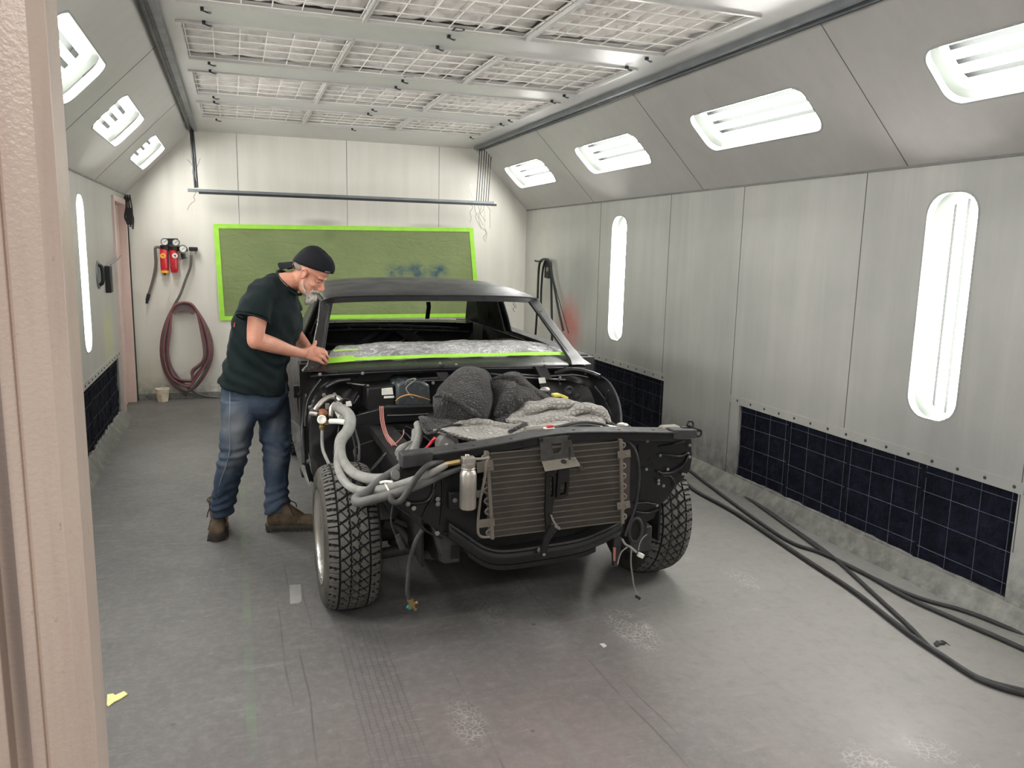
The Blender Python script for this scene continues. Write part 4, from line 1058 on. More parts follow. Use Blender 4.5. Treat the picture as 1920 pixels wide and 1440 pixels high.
# drier canister
g = MB(); c = at(877, 953, 2.87); rr = .033; zt = at(877, 880, 2.87).z - c.z
g.lathe([(.022, -.002), (rr - .003, 0), (rr, .006), (rr, zt - .02), (rr - .004, zt - .006), (rr - .008, zt), (rr - .004, zt + .004), (rr - .008, zt + .008), (rr - .005, zt + .012), (rr - .005, zt + .026), (.018, zt + .030), (.001, zt + .031)], c, (0, 0, 1), 28); dr = g.build('drier_canister', M['alu'], car)
g = MB(); g.box(at(878, 862, 2.87), (.05, .04, .022)); g.lathe([(.009, 0), (.009, .010), (.005, .010), (.004, .004)], at(876, 857, 2.87), (0, 0, 1), 12); T(g, [(890, 861, 2.87), (905, 860, 2.87), (916, 858, 2.87)], .006); g.build('fitting_block', M['alu'], dr, bevel=.004)
g = MB(); T(g, [(863, 865, 2.87), (848, 868, 2.88), (836, 870, 2.89)], .010, 6, 2); g.build('hose_crimp', M['brass'], dr)
# latch bracket
g = MB(); yb = 2.885
outer = [(1011, 822), (1022, 820), (1060, 816), (1069, 817), (1075, 838), (1078, 856), (1088, 872), (1098, 880), (1096, 884), (1088, 883), (1083, 874), (1072, 868), (1060, 874), (1048, 876), (1044, 888), (1032, 889), (1025, 884), (1020, 874), (1014, 866), (1014, 842)]
hole = [(1034, 833), (1053, 831), (1052, 843), (1047, 850), (1038, 851)]
g.prism([pol(outer, yb), pol(hole, yb)], (0, .004, 0)); lb = g.build('hood_latch_bracket', mat('bracket_grey', (74, 73, 71), .45, .3, var=.3, vs=16), car, bevel=.002, smooth=False)
g = MB(); g.loft([[at(1016, 866, 2.875), at(1075, 858, 2.875), at(1078, 856, 2.895), at(1016, 864, 2.895)], [at(1022, 884, 2.82), at(1086, 874, 2.82), at(1088, 872, 2.826), at(1024, 882, 2.826)]]); g.build('latch_shelf', M['dirtyalu'], lb, smooth=False)
g = MB(); g.lathe([(.012, 0), (.012, .003), (.007, .003), (.006, .001)], at(1057, 866, 2.83), (0, -.4, 1), 16); g.cyl(at(1068, 838, 2.86), at(1068, 862, 2.85), .0045, 8); bolt(g, at(1015, 825, 2.885), .006); bolt(g, at(1068, 821, 2.885), .006); g.build('striker_pin', M['under'], lb)
g = MB(); g.prism([pol([(1048, 878), (1067, 875), (1068, 900), (1065, 930), (1052, 936), (1044, 934), (1046, 905)], 2.87), pol([(1052, 905), (1063, 903), (1061, 926), (1050, 929)], 2.87)], (0, .02, 0)); g.build('safety_hook', M['chassis'], lb, smooth=False)
# centre brace
g = MB(); g.prism([pol([(1025, 880), (1040, 880), (1041, 920), (1037, 948), (1036, 962), (1033, 990), (1025, 998), (1023, 960)], 2.88), pol([(1031, 892), (1038, 894), (1038, 930), (1032, 932)], 2.88)], (0, .018, 0))
g.prism(pol([(1034, 985), (1047, 990), (1044, 996), (1030, 1015), (1026, 1042), (1018, 1044), (1014, 1036), (1020, 1010)], 2.87), (0, .018, 0)); cb = g.build('centre_brace', M['chassis'], car, smooth=False)
g = MB(); T(g, [(1033, 965, 2.87), (1038, 978, 2.87), (1048, 990, 2.87)], .004, 6); g.strip([at(1040, 986, 2.87), at(1050, 991, 2.87)], (0, 0, .012), (0, .004, 0)); g.build('brace_rod', M['zinc'], cb)
g = MB(); bolt(g, at(1012, 1031, 2.89), .008); bolt(g, at(1020, 1040, 2.868), .005); g.each('bolt', M['zinc'], cb)
# ---- hoses
hz = MB(); T(hz, [(628, 762, 3.9), (640, 768, 3.85), (652, 775, 3.8), (657, 790, 3.76), (652, 808, 3.7), (641, 822, 3.66), (637, 838, 3.6), (642, 862, 3.5), (660, 885, 3.36), (690, 897, 3.22), (720, 897, 3.12), (742, 890, 3.06)], [.022, .024, .026, .028, .028, .028, .026, .023, .023, .023, .022, .022], 12); hz.build('grey_heater_hose', M['hosegrey'], car)
hz = MB(); T(hz, [(638, 828, 3.64), (634, 850, 3.55), (634, 875, 3.45), (644, 900, 3.32), (665, 917, 3.2), (695, 920, 3.05), (740, 912, 2.95), (790, 895, 2.9), (822, 880, 2.89), (838, 871, 2.89)], [.018, .018, .018, .018, .018, .018, .0175, .016, .013, .011], 12); hz.build('grey_heater_hose', M['hosegrey'], car)
hz = MB(); T(hz, [(775, 858, 3.2), (745, 880, 3.1), (715, 900, 3.05), (685, 925, 3.0), (668, 934, 2.97), (672, 942, 2.93), (700, 936, 2.9), (740, 925, 2.88), (790, 908, 2.88), (835, 889, 2.93), (866, 878, 2.97)], [.017, .018, .018, .018, .019, .019, .018, .018, .016, .012, .010], 12); hz.build('looped_hose', mat('worn_hose', (92, 92, 90), .6, var=.2), car)
hz = MB(); T(hz, [(830, 867, 2.95), (805, 872, 2.9), (785, 890, 2.87), (765, 920, 2.85), (752, 938, 2.84), (740, 942, 2.84), (733, 936, 2.85), (735, 928, 2.86)], .012, 10); hz.build('thin_dark_hose', M['hosedark'], car)
g = MB(); T(g, [(722, 906, 2.93), (728, 918, 2.9), (736, 932, 2.88)], .004, 6); T(g, [(714, 905, 2.95), (722, 903, 2.92), (736, 904, 2.9)], .006, 6); g.build('cable_tie', M['white'], car)
g = MB(); T(g, [(783, 795, 3.5), (786, 815, 3.42), (780, 835, 3.3), (772, 855, 3.15)], .019, 12); g.build('heater_hose_pair', M['hosegrey'], car)
g = MB(); T(g, [(778, 808, 3.5), (776, 828, 3.4), (765, 845, 3.25), (750, 858, 3.12)], .015, 12); T(g, [(770, 832, 3.35), (752, 840, 3.25), (746, 850, 3.15)], .014, 12); g.build('heater_hose_pair', M['hosegrey'], car)
# heater valve cluster on the left
g = MB(); T(g, [(590, 770, 4.05), (596, 762, 4.06), (605, 752, 4.08), (618, 745, 4.1), (630, 745, 4.1), (640, 752, 4.08)], .014, 10); T(g, [(620, 782, 3.95), (622, 765, 3.98), (630, 756, 4.0), (640, 760, 4.0)], .012, 8)
T(g, [(582, 775, 4.0), (590, 776, 3.98), (597, 778, 3.96)], .012); g.box(at(641, 765, 4.0), (.05, .04, .03)); hv = g.build('heater_valve', M['alu'], car)
g = MB(); T(g, [(618, 790, 3.82), (632, 790, 3.8), (648, 792, 3.76)], .013, 10); g.build('branch_hose', M['white'], hv)
g = MB(); g.ell(at(606, 776, 3.92), (.022, .02, .02)); T(g, [(598, 772, 3.95), (606, 770, 3.95), (613, 776, 3.93)], .010); g.build('copper_fitting', M['copper'], hv)
g = MB(); g.lathe([(.022, 0), (.022, .010), (.016, .012), (.015, .004), (.001, .003)], at(603, 787, 3.85), (0, -.9, .4), 20); g.build('gauge', M['white'], hv)
g = MB(); g.lathe([(.010, 0), (.014, .008), (.014, .02), (.011, .022), (.013, .034), (.009, .04)], at(604, 806, 3.86), (0, 0, 1), 12); g.box(at(612, 792, 3.86), (.02, .02, .02)); g.build('brass_valve', M['brass'], hv)
g = MB(); T(g, [(604, 806, 3.86), (604, 830, 3.84), (606, 845, 3.82), (612, 860, 3.78), (618, 872, 3.72)], .008, 8); g.build('metal_pipe', M['hosegrey'], hv)
g = MB(); g.prism(pol([(649, 754), (658, 753), (660, 761), (650, 762)], 3.95), (0, .015, 0)); g.build('white_plug', M['white'], hv, smooth=False)
# more lines and small brackets in the left of the engine bay
g = MB(); T(g, [(629, 742, 3.95), (629, 765, 3.93), (630, 790, 3.92)], .005, 6); T(g, [(636, 752, 4.0), (650, 748, 4.02), (662, 757, 4.02), (668, 750, 4.02), (672, 742, 4.04)], .004, 6); T(g, [(645, 770, 3.98), (655, 768, 3.98), (660, 776, 3.96), (652, 784, 3.95)], .004, 6)
T(g, [(640, 790, 3.9), (655, 800, 3.9), (662, 820, 3.86), (667, 850, 3.8), (664, 880, 3.75)], .005, 8); T(g, [(760, 800, 3.9), (790, 815, 3.9), (812, 832, 3.8)], .006, 8); T(g, [(735, 842, 3.7), (760, 835, 3.7), (785, 836, 3.7)], .008, 8)
g.each('bay_cable', M['chassis'], car)
g = MB(); g.box(at(622, 772, 4.0), (.03, .03, .02)); g.box(at(634, 776, 3.97), (.035, .03, .018)); g.box(at(614, 762, 4.02), (.02, .02, .03)); g.each('valve_bracket', M['dirtyalu'], hv, bevel=.003)
g = MB(); T(g, [(636, 770, 3.93), (640, 777, 3.90), (643, 784, 3.87)], .024, 10, 2); g.build('hose_clamp', M['white'], hv)
# wiring
g = MB()
for k in range(3):
    o = k * 3; T(g, [(712 + o, 762, 4.0), (714 + o, 790, 3.9), (720 + o, 812, 3.8), (728 + o, 828, 3.7), (736 + o * 1.3, 836, 3.6), (730 + o, 826, 3.62), (724 + o * .5, 815, 3.7)], .0028, 6)
T(g, [(736, 836, 3.6), (748, 826, 3.65), (756, 815, 3.7), (757, 806, 3.75)], .003, 6); g.each('pink_wiring', M['pinkwire'], car)
g = MB(); T(g, [(797, 842, 3.2), (803, 836, 3.2), (812, 825, 3.2), (816, 820, 3.2)], .006, 6); T(g, [(800, 842, 3.2), (808, 828, 3.2), (818, 822, 3.18)], .004, 6); g.build('red_wiring', mat('red_loom', (190, 40, 50), .5), car)
g = MB(); T(g, [(733, 838, 3.6), (715, 858, 3.6), (700, 875, 3.6), (690, 886, 3.55)], .003, 6); T(g, [(730, 842, 3.58), (712, 866, 3.55), (695, 884, 3.5)], .003, 6); T(g, [(700, 826, 3.9), (675, 835, 3.9), (663, 846, 3.85), (672, 870, 3.8)], .003, 6)
T(g, [(663, 795, 3.9), (668, 815, 3.85), (673, 835, 3.8), (673, 865, 3.7)], .006, 8); T(g, [(735, 812, 3.9), (745, 808, 3.9), (760, 812, 3.9), (775, 828, 3.8)], .004, 6); T(g, [(625, 850, 3.8), (632, 820, 3.85), (635, 800, 3.9)], .003, 6); g.each('black_wiring', M['hosedark'], car)
g = MB(); T(g, [(1170, 824, 2.94), (1182, 832, 2.93), (1193, 850, 2.92), (1198, 885, 2.92), (1196, 925, 2.92), (1188, 960, 2.92), (1178, 985, 2.92), (1172, 1005, 2.92)], .006, 8); g.build('side_cable', M['dust'], car)
# hanging harness, left
g = MB(); T(g, [(792, 994, 3.0), (782, 1010, 2.99), (774, 1030, 2.98), (768, 1055, 2.98), (765, 1085, 2.98), (764, 1110, 2.98), (768, 1122, 2.98)], .0095, 10); hh = g.build('hanging_harness', M['hosedark'], car)
g = MB(); p = at(774, 1135, 2.98); g.cyl(p + V(-.012, 0, .03), p + V(.0, 0, .0), .013, 12); g.cyl(p + V(-.004, 0, .0), p + V(.012, 0, -.022), .007, 8); g.cyl(p + V(.0, 0, .008), p + V(.02, -.01, .014), .006, 8); g.build('brass_coupling', M['brass'], hh)
g = MB(); g.cyl(p + V(-.022, 0, -.002), p + V(-.008, 0, -.012), .008, 8); g.build('green_cap', mat('teal_plastic', (60, 130, 120), .4), hh)
g = MB(); T(g, [(736, 948, 2.98), (733, 975, 2.98), (738, 995, 2.98), (746, 1010, 2.98)], .0035, 6); g.cyl(at(745, 1003, 2.97), at(748, 1012, 2.97), .011, 10); g.cyl(at(748, 1012, 2.97), at(755, 1028, 2.97), .013, 10); g.build('sensor_plug', M['dust'], hh)
# hanging harness, right
g = MB(); T(g, [(1166, 1010, 2.93), (1172, 1020, 2.92), (1182, 1026, 2.9), (1194, 1036, 2.88)], .005, 6); T(g, [(1184, 1030, 2.9), (1183, 1055, 2.9), (1186, 1080, 2.9), (1189, 1100, 2.9), (1195, 1114, 2.9)], .0035, 6)
T(g, [(1197, 1032, 2.88), (1200, 1018, 2.88), (1206, 1008, 2.88), (1213, 1002, 2.88)], .0025, 6); T(g, [(1176, 1026, 2.9), (1166, 1034, 2.9), (1161, 1045, 2.9), (1158, 1058, 2.9)], .003, 6); rh = g.build('hanging_harness', M['hosegrey'], car)
g = MB(); g.box(at(1201, 1041, 2.88), (.028, .018, .02), Matrix.Rotation(.5, 3, 'Y')); g.build('white_connector', M['white'], rh, bevel=.003)
g = MB(); g.box(at(1196, 1120, 2.9), (.026, .012, .012), Matrix.Rotation(.6, 3, 'Y')); g.build('black_connector', M['dust'], rh, bevel=.002)
g = MB(); g.prism(pol([(1152, 1010), (1166, 1008), (1163, 1040), (1158, 1062), (1151, 1062), (1150, 1035)], 2.96), (0, .02, 0)); rb = g.build('horn_bracket', M['dust'], car, smooth=False)
g = MB(); g.prism(pol([(1150, 1027), (1155, 1027), (1154, 1052), (1150, 1052)], 2.955), (0, .004, 0)); g.build('red_tag', mat('faded_red', (168, 110, 100), .6), rb, smooth=False)
# ---- wheels
M['tyre'] = mat('tyre_rubber', (84, 82, 79), 0.72, var=0.14, vs=22, bump=0.15, bs=80)
M['groove'] = mat('tyre_groove_shade', (22, 22, 22), 0.9)  # near-black copy of the rubber, paints shade into the tread grooves
M['wall'] = mat('tyre_sidewall', (62, 59, 54), 0.65, var=0.22, vs=12, bump=0.1)
M['rim'] = mat('polished_rim', (205, 203, 196), 0.2, 0.85, var=0.06)
def groove(u, t):
    """u: 0..1 across the tread, t: angle position in tread pitches; returns depth 0..1"""
    d = 0.0
    for c in (.20, .42, .60, .80):
        z = .012 * (1 if (t * 2) % 1 < .5 else -1) if c in (.42, .60) else 0
        if abs(u - c - z) < .016: d = 1.0
    f = t % 1
    if u < .20: 
        if abs(f - (.5 + u * .8)) < .11 or abs(f - .05) < .05: d = max(d, .9)
    elif u > .80:
        if abs(f - (.5 + (1 - u) * .8)) < .11 or abs(f - .05) < .05: d = max(d, .9)
    else:
        k = ((u - .2) / .6 * 1.5 + f) % 1
        if min(k, 1 - k) < .085: d = max(d, 1.0)
        k2 = (-(u - .2) / .6 * 3 + f * 1 + .5) % 1
        if min(k2, 1 - k2) < .075 and (.24 < u < .40 or .45 < u < .57 or .63 < u < .77): d = max(d, .7)
    return d
TR, TWD = .328, .235
def wheel(cx_, cy_, s, name_detail=True):
    NA, NU = (560, 72) if name_detail else (160, 40)
    pitch = 40
    v = []; f = []; mi = []
    for i in range(NA):
        a = 2 * PI * i / NA
        for j in range(NU + 1):
            u = j / NU; x = (u - .5) * (TWD * .90)
            e = abs(u - .5) * 2; r = TR - .016 * e ** 4 - .004 * e ** 2
            d = groove(u, i / NA * pitch)
            r -= .0085 * d
            v.append((cx_ + x, cy_ + r * math.cos(a), TR + r * math.sin(a)))
    for i in range(NA):
        for j in range(NU):
            p = i * (NU + 1) + j; q = ((i + 1) % NA) * (NU + 1) + j
            f.append((p, p + 1, q + 1, q)); mi.append(1 if groove((j + .5) / NU, (i + .5) / NA * pitch) > .4 else 0)
    g = MB(); g.add(v, f); g.m = mi
    wh = empty('wheel', (cx_, cy_, TR)); wh.parent = car; wh.location = V(cx_, cy_, TR) - car.location
    g.build('tyre_tread', [M['tyre'], M['groove']], wh, smooth=False)
    g = MB(); w = TWD / 2
    prof = []
    for sg in (1, -1):
        pr = [(TR - .0205, w * .90), (TR - .028, w * .95), (TR - .045, w * 1.01), (TR - .07, w * 1.035), (TR - .095, w * 1.02), (TR - .112, w * .99), (.212, w * .95), (.206, w * .90), (.204, w * .78)]
        q = MB(); q.lathe([(r, h * sg) for r, h in pr], (cx_, cy_, TR), (1, 0, 0), 64); 
        o = len(g.v); g.v += q.v; g.f += [tuple(i + o for i in ff) for ff in q.f if len(ff) < 10]; g.m += [0] * len([1 for ff in q.f if len(ff) < 10])
    sw = g.build('sidewall', M['wall'], wh)
    # rim
    ax = V(s, 0, 0); c = V(cx_, cy_, TR)
    g = MB(); g.lathe([(.206, w * .90), (.212, w * 1.0), (.206, w * 1.01), (.196, w * .96), (.190, w * .80), (.186, w * .30), (.184, w * .05), (.17, -w * .1), (.05, -w * .02), (.045, w * .12), (.001, w * .14)], c, ax, 64)
    rm = g.build('rim', M['rim'], wh)
    g = MB(); g.lathe([(.204, -w * .88), (.196, -w * .8), (.19, -w * .2), (.18, -w * .1)], c, ax, 48)
    for k in range(8):
        a = 2 * PI * k / 8; d = V(0, math.cos(a), math.sin(a)); e = V(0, -math.sin(a), math.cos(a))
        g.loft([[c + ax * h + d * r_ + e * ww for ww, h in ((-.020, w * .0), (.020, w * .0), (.016, w * .22), (-.016, w * .22))] for r_ in (.04, .185)])
    g.build('spokes', M['rim'], rm)
    g = MB()
    for k in range(5):
        a = 2 * PI * k / 5; g.lathe([(.011, 0), (.011, .014), (.003, .018)], c + ax * w * .1 + V(0, math.cos(a), math.sin(a)) * .057, ax, 6)
    g.lathe([(.035, 0), (.034, .03), (.02, .036), (.001, .037)], c + ax * w * .12, ax, 20); g.each('lug_nut', M['zinc'], rm)
    g = MB(); g.lathe([(.14, -w * .55), (.14, -w * .35), (.05, -w * .2), (.03, -w * .9)], c, ax, 24); g.build('brake_disc', M['dust'], wh)
    return wh
wheel(.440, 3.5, -1); wheel(1.955, 3.5, 1); wheel(.46, 6.34, -1, False); wheel(1.955, 6.34, 1, False)
# ================================================================== THINGS ON AND AROUND THE CAR
def quilt_mat(name, col, col2, scale=55, bump=1.0, amt=.4):
    m = bpy.data.materials.new(name); m.use_nodes = True
    t = NT(m); b = t.n['Principled BSDF']; tc = t.new('ShaderNodeTexCoord').outputs['Object']
    dn = t.new('ShaderNodeVectorMath', operation='ADD'); n = t.new('ShaderNodeTexNoise'); n.inputs['Scale'].default_value = 12; t.link(tc, n.inputs['Vector'])
    sc = t.new('ShaderNodeVectorMath', operation='SCALE'); t.link(n.outputs['Color'], sc.inputs[0]); sc.inputs['Scale'].default_value = .03
    t.link(tc, dn.inputs[0]); t.link(sc.outputs[0], dn.inputs[1])
    vo = t.new('ShaderNodeTexVoronoi', feature='DISTANCE_TO_EDGE'); vo.inputs['Scale'].default_value = scale; vo.inputs['Randomness'].default_value = .6; t.link(dn.outputs[0], vo.inputs['Vector'])
    h = t.ramp(vo.outputs['Distance'], 0.0, 0.3)
    c = t.ramp(t.noise(tc, 5, 5), .3, .7, srgb(*col), srgb(*col2))
    c = t.mix(t.math('MULTIPLY', t.math('SUBTRACT', 1.0, h), amt), c, tuple(x * .35 for x in srgb(*col)[:3]) + (1,))  # shade in the quilting creases painted into the colour
    t.link(c, b.inputs['Base Color']); b.inputs['Roughness'].default_value = .95; b.inputs['Specular IOR Level'].default_value = .15
    b.inputs['Sheen Weight'].default_value = .15
    bp = t.new('ShaderNodeBump'); bp.inputs['Strength'].default_value = bump; bp.inputs['Distance'].default_value = .006
    t.link(h, bp.inputs['Height']); t.link(bp.outputs[0], b.inputs['Normal'])
    return m
M['quilt_dark'] = quilt_mat('dark_quilted_cloth', (58, 57, 57), (74, 72, 71), 60)
M['quilt_light'] = quilt_mat('pale_quilted_cloth', (156, 153, 147), (182, 179, 173), 42)
bl = empty('moving_blanket', at(980, 800, 3.6), 'crumpled quilted blanket, dark and pale grey, heaped over the engine bay', 'blanket')
def fold(a, f, sd=0.0):
    return lambda u, v, p: a * nz(p, f, sd) + a * .35 * nz(p, f * 2.7, sd + 5)
def GP(rows): return [[at(*p) for p in r] for r in rows]
def sheet(name, rows, mt, a=.018, f=5, th=.014, sd=0.0, n=8, m=8):
    return MB().patch(GP(rows), n, m, th=th, nrm=(0, -1, .6), fn=fold(a, f, sd)).build(name, mt, bl, fixn=True)
# heaped dark mound
sheet('dark_side', [
    [(838, 712, 4.12), (862, 690, 4.10), (888, 688, 4.08), (908, 694, 4.08), (922, 710, 4.12)],
    [(826, 722, 3.95), (854, 697, 3.88), (886, 693, 3.84), (911, 701, 3.88), (925, 722, 3.98)],
    [(818, 742, 3.84), (848, 735, 3.70), (885, 733, 3.64), (914, 736, 3.72), (927, 745, 3.88)],
    [(818, 768, 3.76), (850, 768, 3.62), (884, 768, 3.56), (912, 766, 3.62), (924, 768, 3.78)],
    [(828, 792, 3.74), (855, 798, 3.60), (884, 800, 3.56), (905, 797, 3.60), (924, 790, 3.72)]], M['quilt_dark'], a=.014, sd=2)
# triangular flap in front of it
sheet('dark_side', [
    [(812, 744, 3.52), (824, 740, 3.46), (840, 744, 3.42), (862, 757, 3.40), (896, 778, 3.42)],
    [(812, 760, 3.46), (828, 760, 3.41), (847, 765, 3.40), (870, 774, 3.39), (896, 782, 3.41)],
    [(814, 782, 3.50), (830, 784, 3.46), (850, 786, 3.44), (870, 786, 3.43), (895, 786, 3.44)]], M['quilt_dark'], a=.008, sd=4)
# right-hand dark folds
sheet('dark_side', [
    [(918, 712, 4.02), (935, 702, 4.04), (958, 697, 4.04), (975, 702, 4.04), (990, 716, 4.0), (1012, 735, 3.95), (1034, 748, 3.9)],
    [(922, 722, 3.92), (940, 718, 3.88), (960, 716, 3.86), (978, 722, 3.86), (994, 733, 3.84), (1012, 745, 3.82), (1032, 753, 3.8)],
    [(926, 745, 3.84), (942, 742, 3.74), (960, 742, 3.72), (976, 742, 3.74), (990, 746, 3.74), (1004, 753, 3.74), (1018, 757, 3.76)],
    [(920, 770, 3.78), (935, 775, 3.66), (950, 775, 3.64), (962, 768, 3.66), (972, 762, 3.70), (982, 760, 3.72), (992, 760, 3.74)],
    [(905, 790, 3.72), (925, 795, 3.60), (942, 796, 3.58), (952, 790, 3.60), (960, 780, 3.66), (968, 773, 3.70), (975, 768, 3.74)]], M['quilt_dark'], a=.022, f=6, sd=7)
sheet('dark_side', [
    [(925, 708, 4.0), (945, 712, 3.86), (962, 722, 3.78), (974, 735, 3.74), (984, 756, 3.70)],
    [(925, 722, 3.95), (944, 726, 3.80), (960, 736, 3.72), (970, 748, 3.69), (980, 760, 3.68)],
    [(927, 738, 3.88), (940, 745, 3.76), (952, 755, 3.70), (960, 765, 3.68), (968, 775, 3.68)]], M['quilt_dark'], a=.012, f=7, sd=9)
# pale side, running right
sheet('pale_side', [
    [(962, 775, 3.72), (985, 757, 3.74), (1015, 752, 3.76), (1045, 745, 3.78), (1068, 750, 3.76), (1092, 757, 3.70), (1118, 762, 3.62), (1130, 768, 3.56)],
    [(955, 785, 3.62), (982, 768, 3.60), (1015, 760, 3.60), (1045, 757, 3.60), (1070, 759, 3.58), (1096, 764, 3.52), (1122, 770, 3.46), (1137, 780, 3.42)],
    [(952, 793, 3.52), (980, 783, 3.48), (1012, 778, 3.46), (1045, 774, 3.46), (1072, 772, 3.44), (1098, 776, 3.40), (1122, 784, 3.36), (1140, 792, 3.34)],
    [(950, 798, 3.44), (980, 794, 3.38), (1012, 790, 3.36), (1045, 790, 3.34), (1072, 792, 3.30), (1098, 795, 3.28), (1120, 800, 3.26), (1142, 802, 3.26)]], M['quilt_light'], a=.034, f=7, sd=11)
sheet('pale_side', [
    [(1068, 770, 3.46), (1082, 764, 3.44), (1100, 768, 3.40), (1120, 777, 3.36), (1136, 790, 3.32)],
    [(1064, 780, 3.42), (1084, 777, 3.38), (1102, 783, 3.34), (1118, 788, 3.30), (1134, 796, 3.28)],
    [(1060, 792, 3.36), (1080, 794, 3.30), (1100, 793, 3.28), (1114, 796, 3.27), (1128, 799, 3.27)]], M['quilt_light'], a=.020, f=9, sd=13)
# pale side hanging over the front-left
sheet('pale_side', [
    [(848, 792, 3.58), (870, 788, 3.56), (892, 786, 3.54), (912, 788, 3.52), (926, 797, 3.48), (960, 797, 3.44), (990, 795, 3.42)],
    [(836, 799, 3.46), (862, 797, 3.42), (890, 796, 3.40), (915, 798, 3.38), (936, 803, 3.36), (965, 803, 3.34), (995, 798, 3.32)],
    [(824, 803, 3.36), (850, 806, 3.32), (880, 808, 3.30), (910, 809, 3.28), (938, 809, 3.26), (968, 806, 3.24), (1000, 802, 3.22)],
    [(812, 806, 3.28), (835, 812, 3.22), (865, 820, 3.18), (900, 824, 3.14), (935, 820, 3.10), (970, 813, 3.10), (1005, 806, 3.12)]], M['quilt_light'], a=.018, f=8, sd=15)
sheet('pale_side', [
    [(980, 797, 3.36), (1005, 787, 3.34), (1035, 785, 3.32), (1062, 788, 3.30), (1078, 793, 3.28)],
    [(982, 803, 3.26), (1008, 797, 3.24), (1035, 795, 3.22), (1060, 794, 3.22), (1076, 796, 3.24)],
    [(990, 812, 3.12), (1012, 806, 3.12), (1035, 802, 3.14), (1055, 799, 3.18), (1074, 799, 3.22)]], M['quilt_light'], a=.010, f=9, sd=17)
# dark hem rolled over at the left
sheet('dark_hem', [
    [(784, 782, 3.54), (792, 779, 3.54), (815, 783, 3.50), (845, 789, 3.50), (880, 787, 3.52)],
    [(787, 788, 3.46), (796, 786, 3.44), (818, 790, 3.42), (846, 796, 3.42), (876, 792, 3.44)],
    [(795, 806, 3.36), (803, 808, 3.34), (815, 806, 3.32), (830, 800, 3.34), (850, 797, 3.40)]], M['quilt_dark'], a=.006, sd=19)
g = MB(); g.tube([at(787, 790, 3.42), at(793, 803, 3.34), at(800, 812, 3.27), at(815, 810, 3.2), at(826, 807, 3.18), at(850, 818, 3.13), at(890, 826, 3.09), at(925, 824, 3.06)], .006, 6, 5)
g.tube([at(1004, 780, 3.42), at(1124, 776, 3.36), at(1145, 794, 3.3), at(1156, 803, 3.25)][1:], .012, 6, 5); g.tube([at(955, 810, 3.1), at(975, 800, 3.14), at(985, 796, 3.2), at(992, 806, 3.14)], .009, 6, 5); g.each('dark_binding', M['quilt_dark'], bl)
# rolled folds
def roll(name, pts, r, mt, sd):
    g = MB(); T(g, pts, r, 16, 8, flat=(1, .75)); g.build(name, mt, bl, fn=lambda p, n: .010 * nz(p, 14, sd) + .004 * nz(p, 38, sd))
roll('pale_fold', [(982, 812, 3.16), (996, 800, 3.24), (1018, 791, 3.28), (1045, 787, 3.28), (1070, 789, 3.27), (1088, 795, 3.25)], [.012, .026, .034, .034, .026, .010], M['quilt_light'], 3)
roll('pale_fold', [(1062, 782, 3.36), (1078, 770, 3.38), (1100, 765, 3.38), (1122, 770, 3.36), (1136, 781, 3.33), (1144, 794, 3.29)], [.014, .028, .034, .032, .024, .012], M['quilt_light'], 6)
roll('pale_fold', [(985, 772, 3.52), (1010, 764, 3.54), (1040, 758, 3.55), (1070, 758, 3.54), (1095, 762, 3.48)], [.012, .028, .034, .028, .012], M['quilt_light'], 9)
roll('pale_fold', [(850, 797, 3.44), (880, 792, 3.42), (905, 792, 3.40), (930, 800, 3.36), (960, 801, 3.34), (980, 798, 3.34)], [.010, .022, .026, .022, .018, .010], M['quilt_light'], 12)
roll('dark_fold', [(813, 744, 3.50), (826, 740, 3.44), (842, 745, 3.40), (864, 758, 3.38), (897, 779, 3.40)], [.007, .013, .015, .013, .008], M['quilt_dark'], 15)
roll('dark_fold', [(924, 712, 3.96), (945, 706, 3.92), (965, 708, 3.88), (982, 722, 3.84), (1004, 740, 3.84), (1028, 750, 3.82)], [.010, .022, .026, .026, .022, .010], M['quilt_dark'], 18)
roll('dark_fold', [(928, 782, 3.62), (940, 765, 3.66), (950, 745, 3.70), (958, 728, 3.76), (962, 716, 3.84)], [.014, .030, .034, .028, .012], M['quilt_dark'], 21)
roll('dark_fold', [(838, 792, 3.52), (862, 795, 3.48), (890, 790, 3.48), (915, 788, 3.50)], [.010, .018, .018, .010], M['quilt_dark'], 24)
# ---- plastic film taped over the dash
def film_mat():
    m = bpy.data.materials.new('plastic_film'); m.use_nodes = True
    t = NT(m); b = t.n['Principled BSDF']; tc = t.new('ShaderNodeTexCoord').outputs['Object']
    b.inputs['Base Color'].default_value = srgb(220, 221, 221); b.inputs['Roughness'].default_value = .22
    wr = t.noise(t.mapping(tc, scale=(1.2, 2.0, 2)), 5, 5, .6, 2.6)
    rg = t.math('ABSOLUTE', t.math('SUBTRACT', wr, .5)); rd = t.ramp(rg, 0.0, .022, (1, 1, 1, 1), (0, 0, 0, 1))
    al = t.math('ADD', t.math('MULTIPLY', rd, .7), t.ramp(t.noise(tc, 4, 3), .3, .7, (.30,) * 3 + (1,), (.58,) * 3 + (1,)), clamp=True)
    t.link(al, b.inputs['Alpha'])
    bp = t.new('ShaderNodeBump'); bp.inputs['Strength'].default_value = .5; bp.inputs['Distance'].default_value = .006; t.link(wr, bp.inputs['Height']); t.link(bp.outputs[0], b.inputs['Normal'])
    return m
pf = empty('plastic_sheet', at(840, 665, 4.7), 'clear crinkled plastic sheet taped over the dashboard at the windshield base', 'plastic sheet')
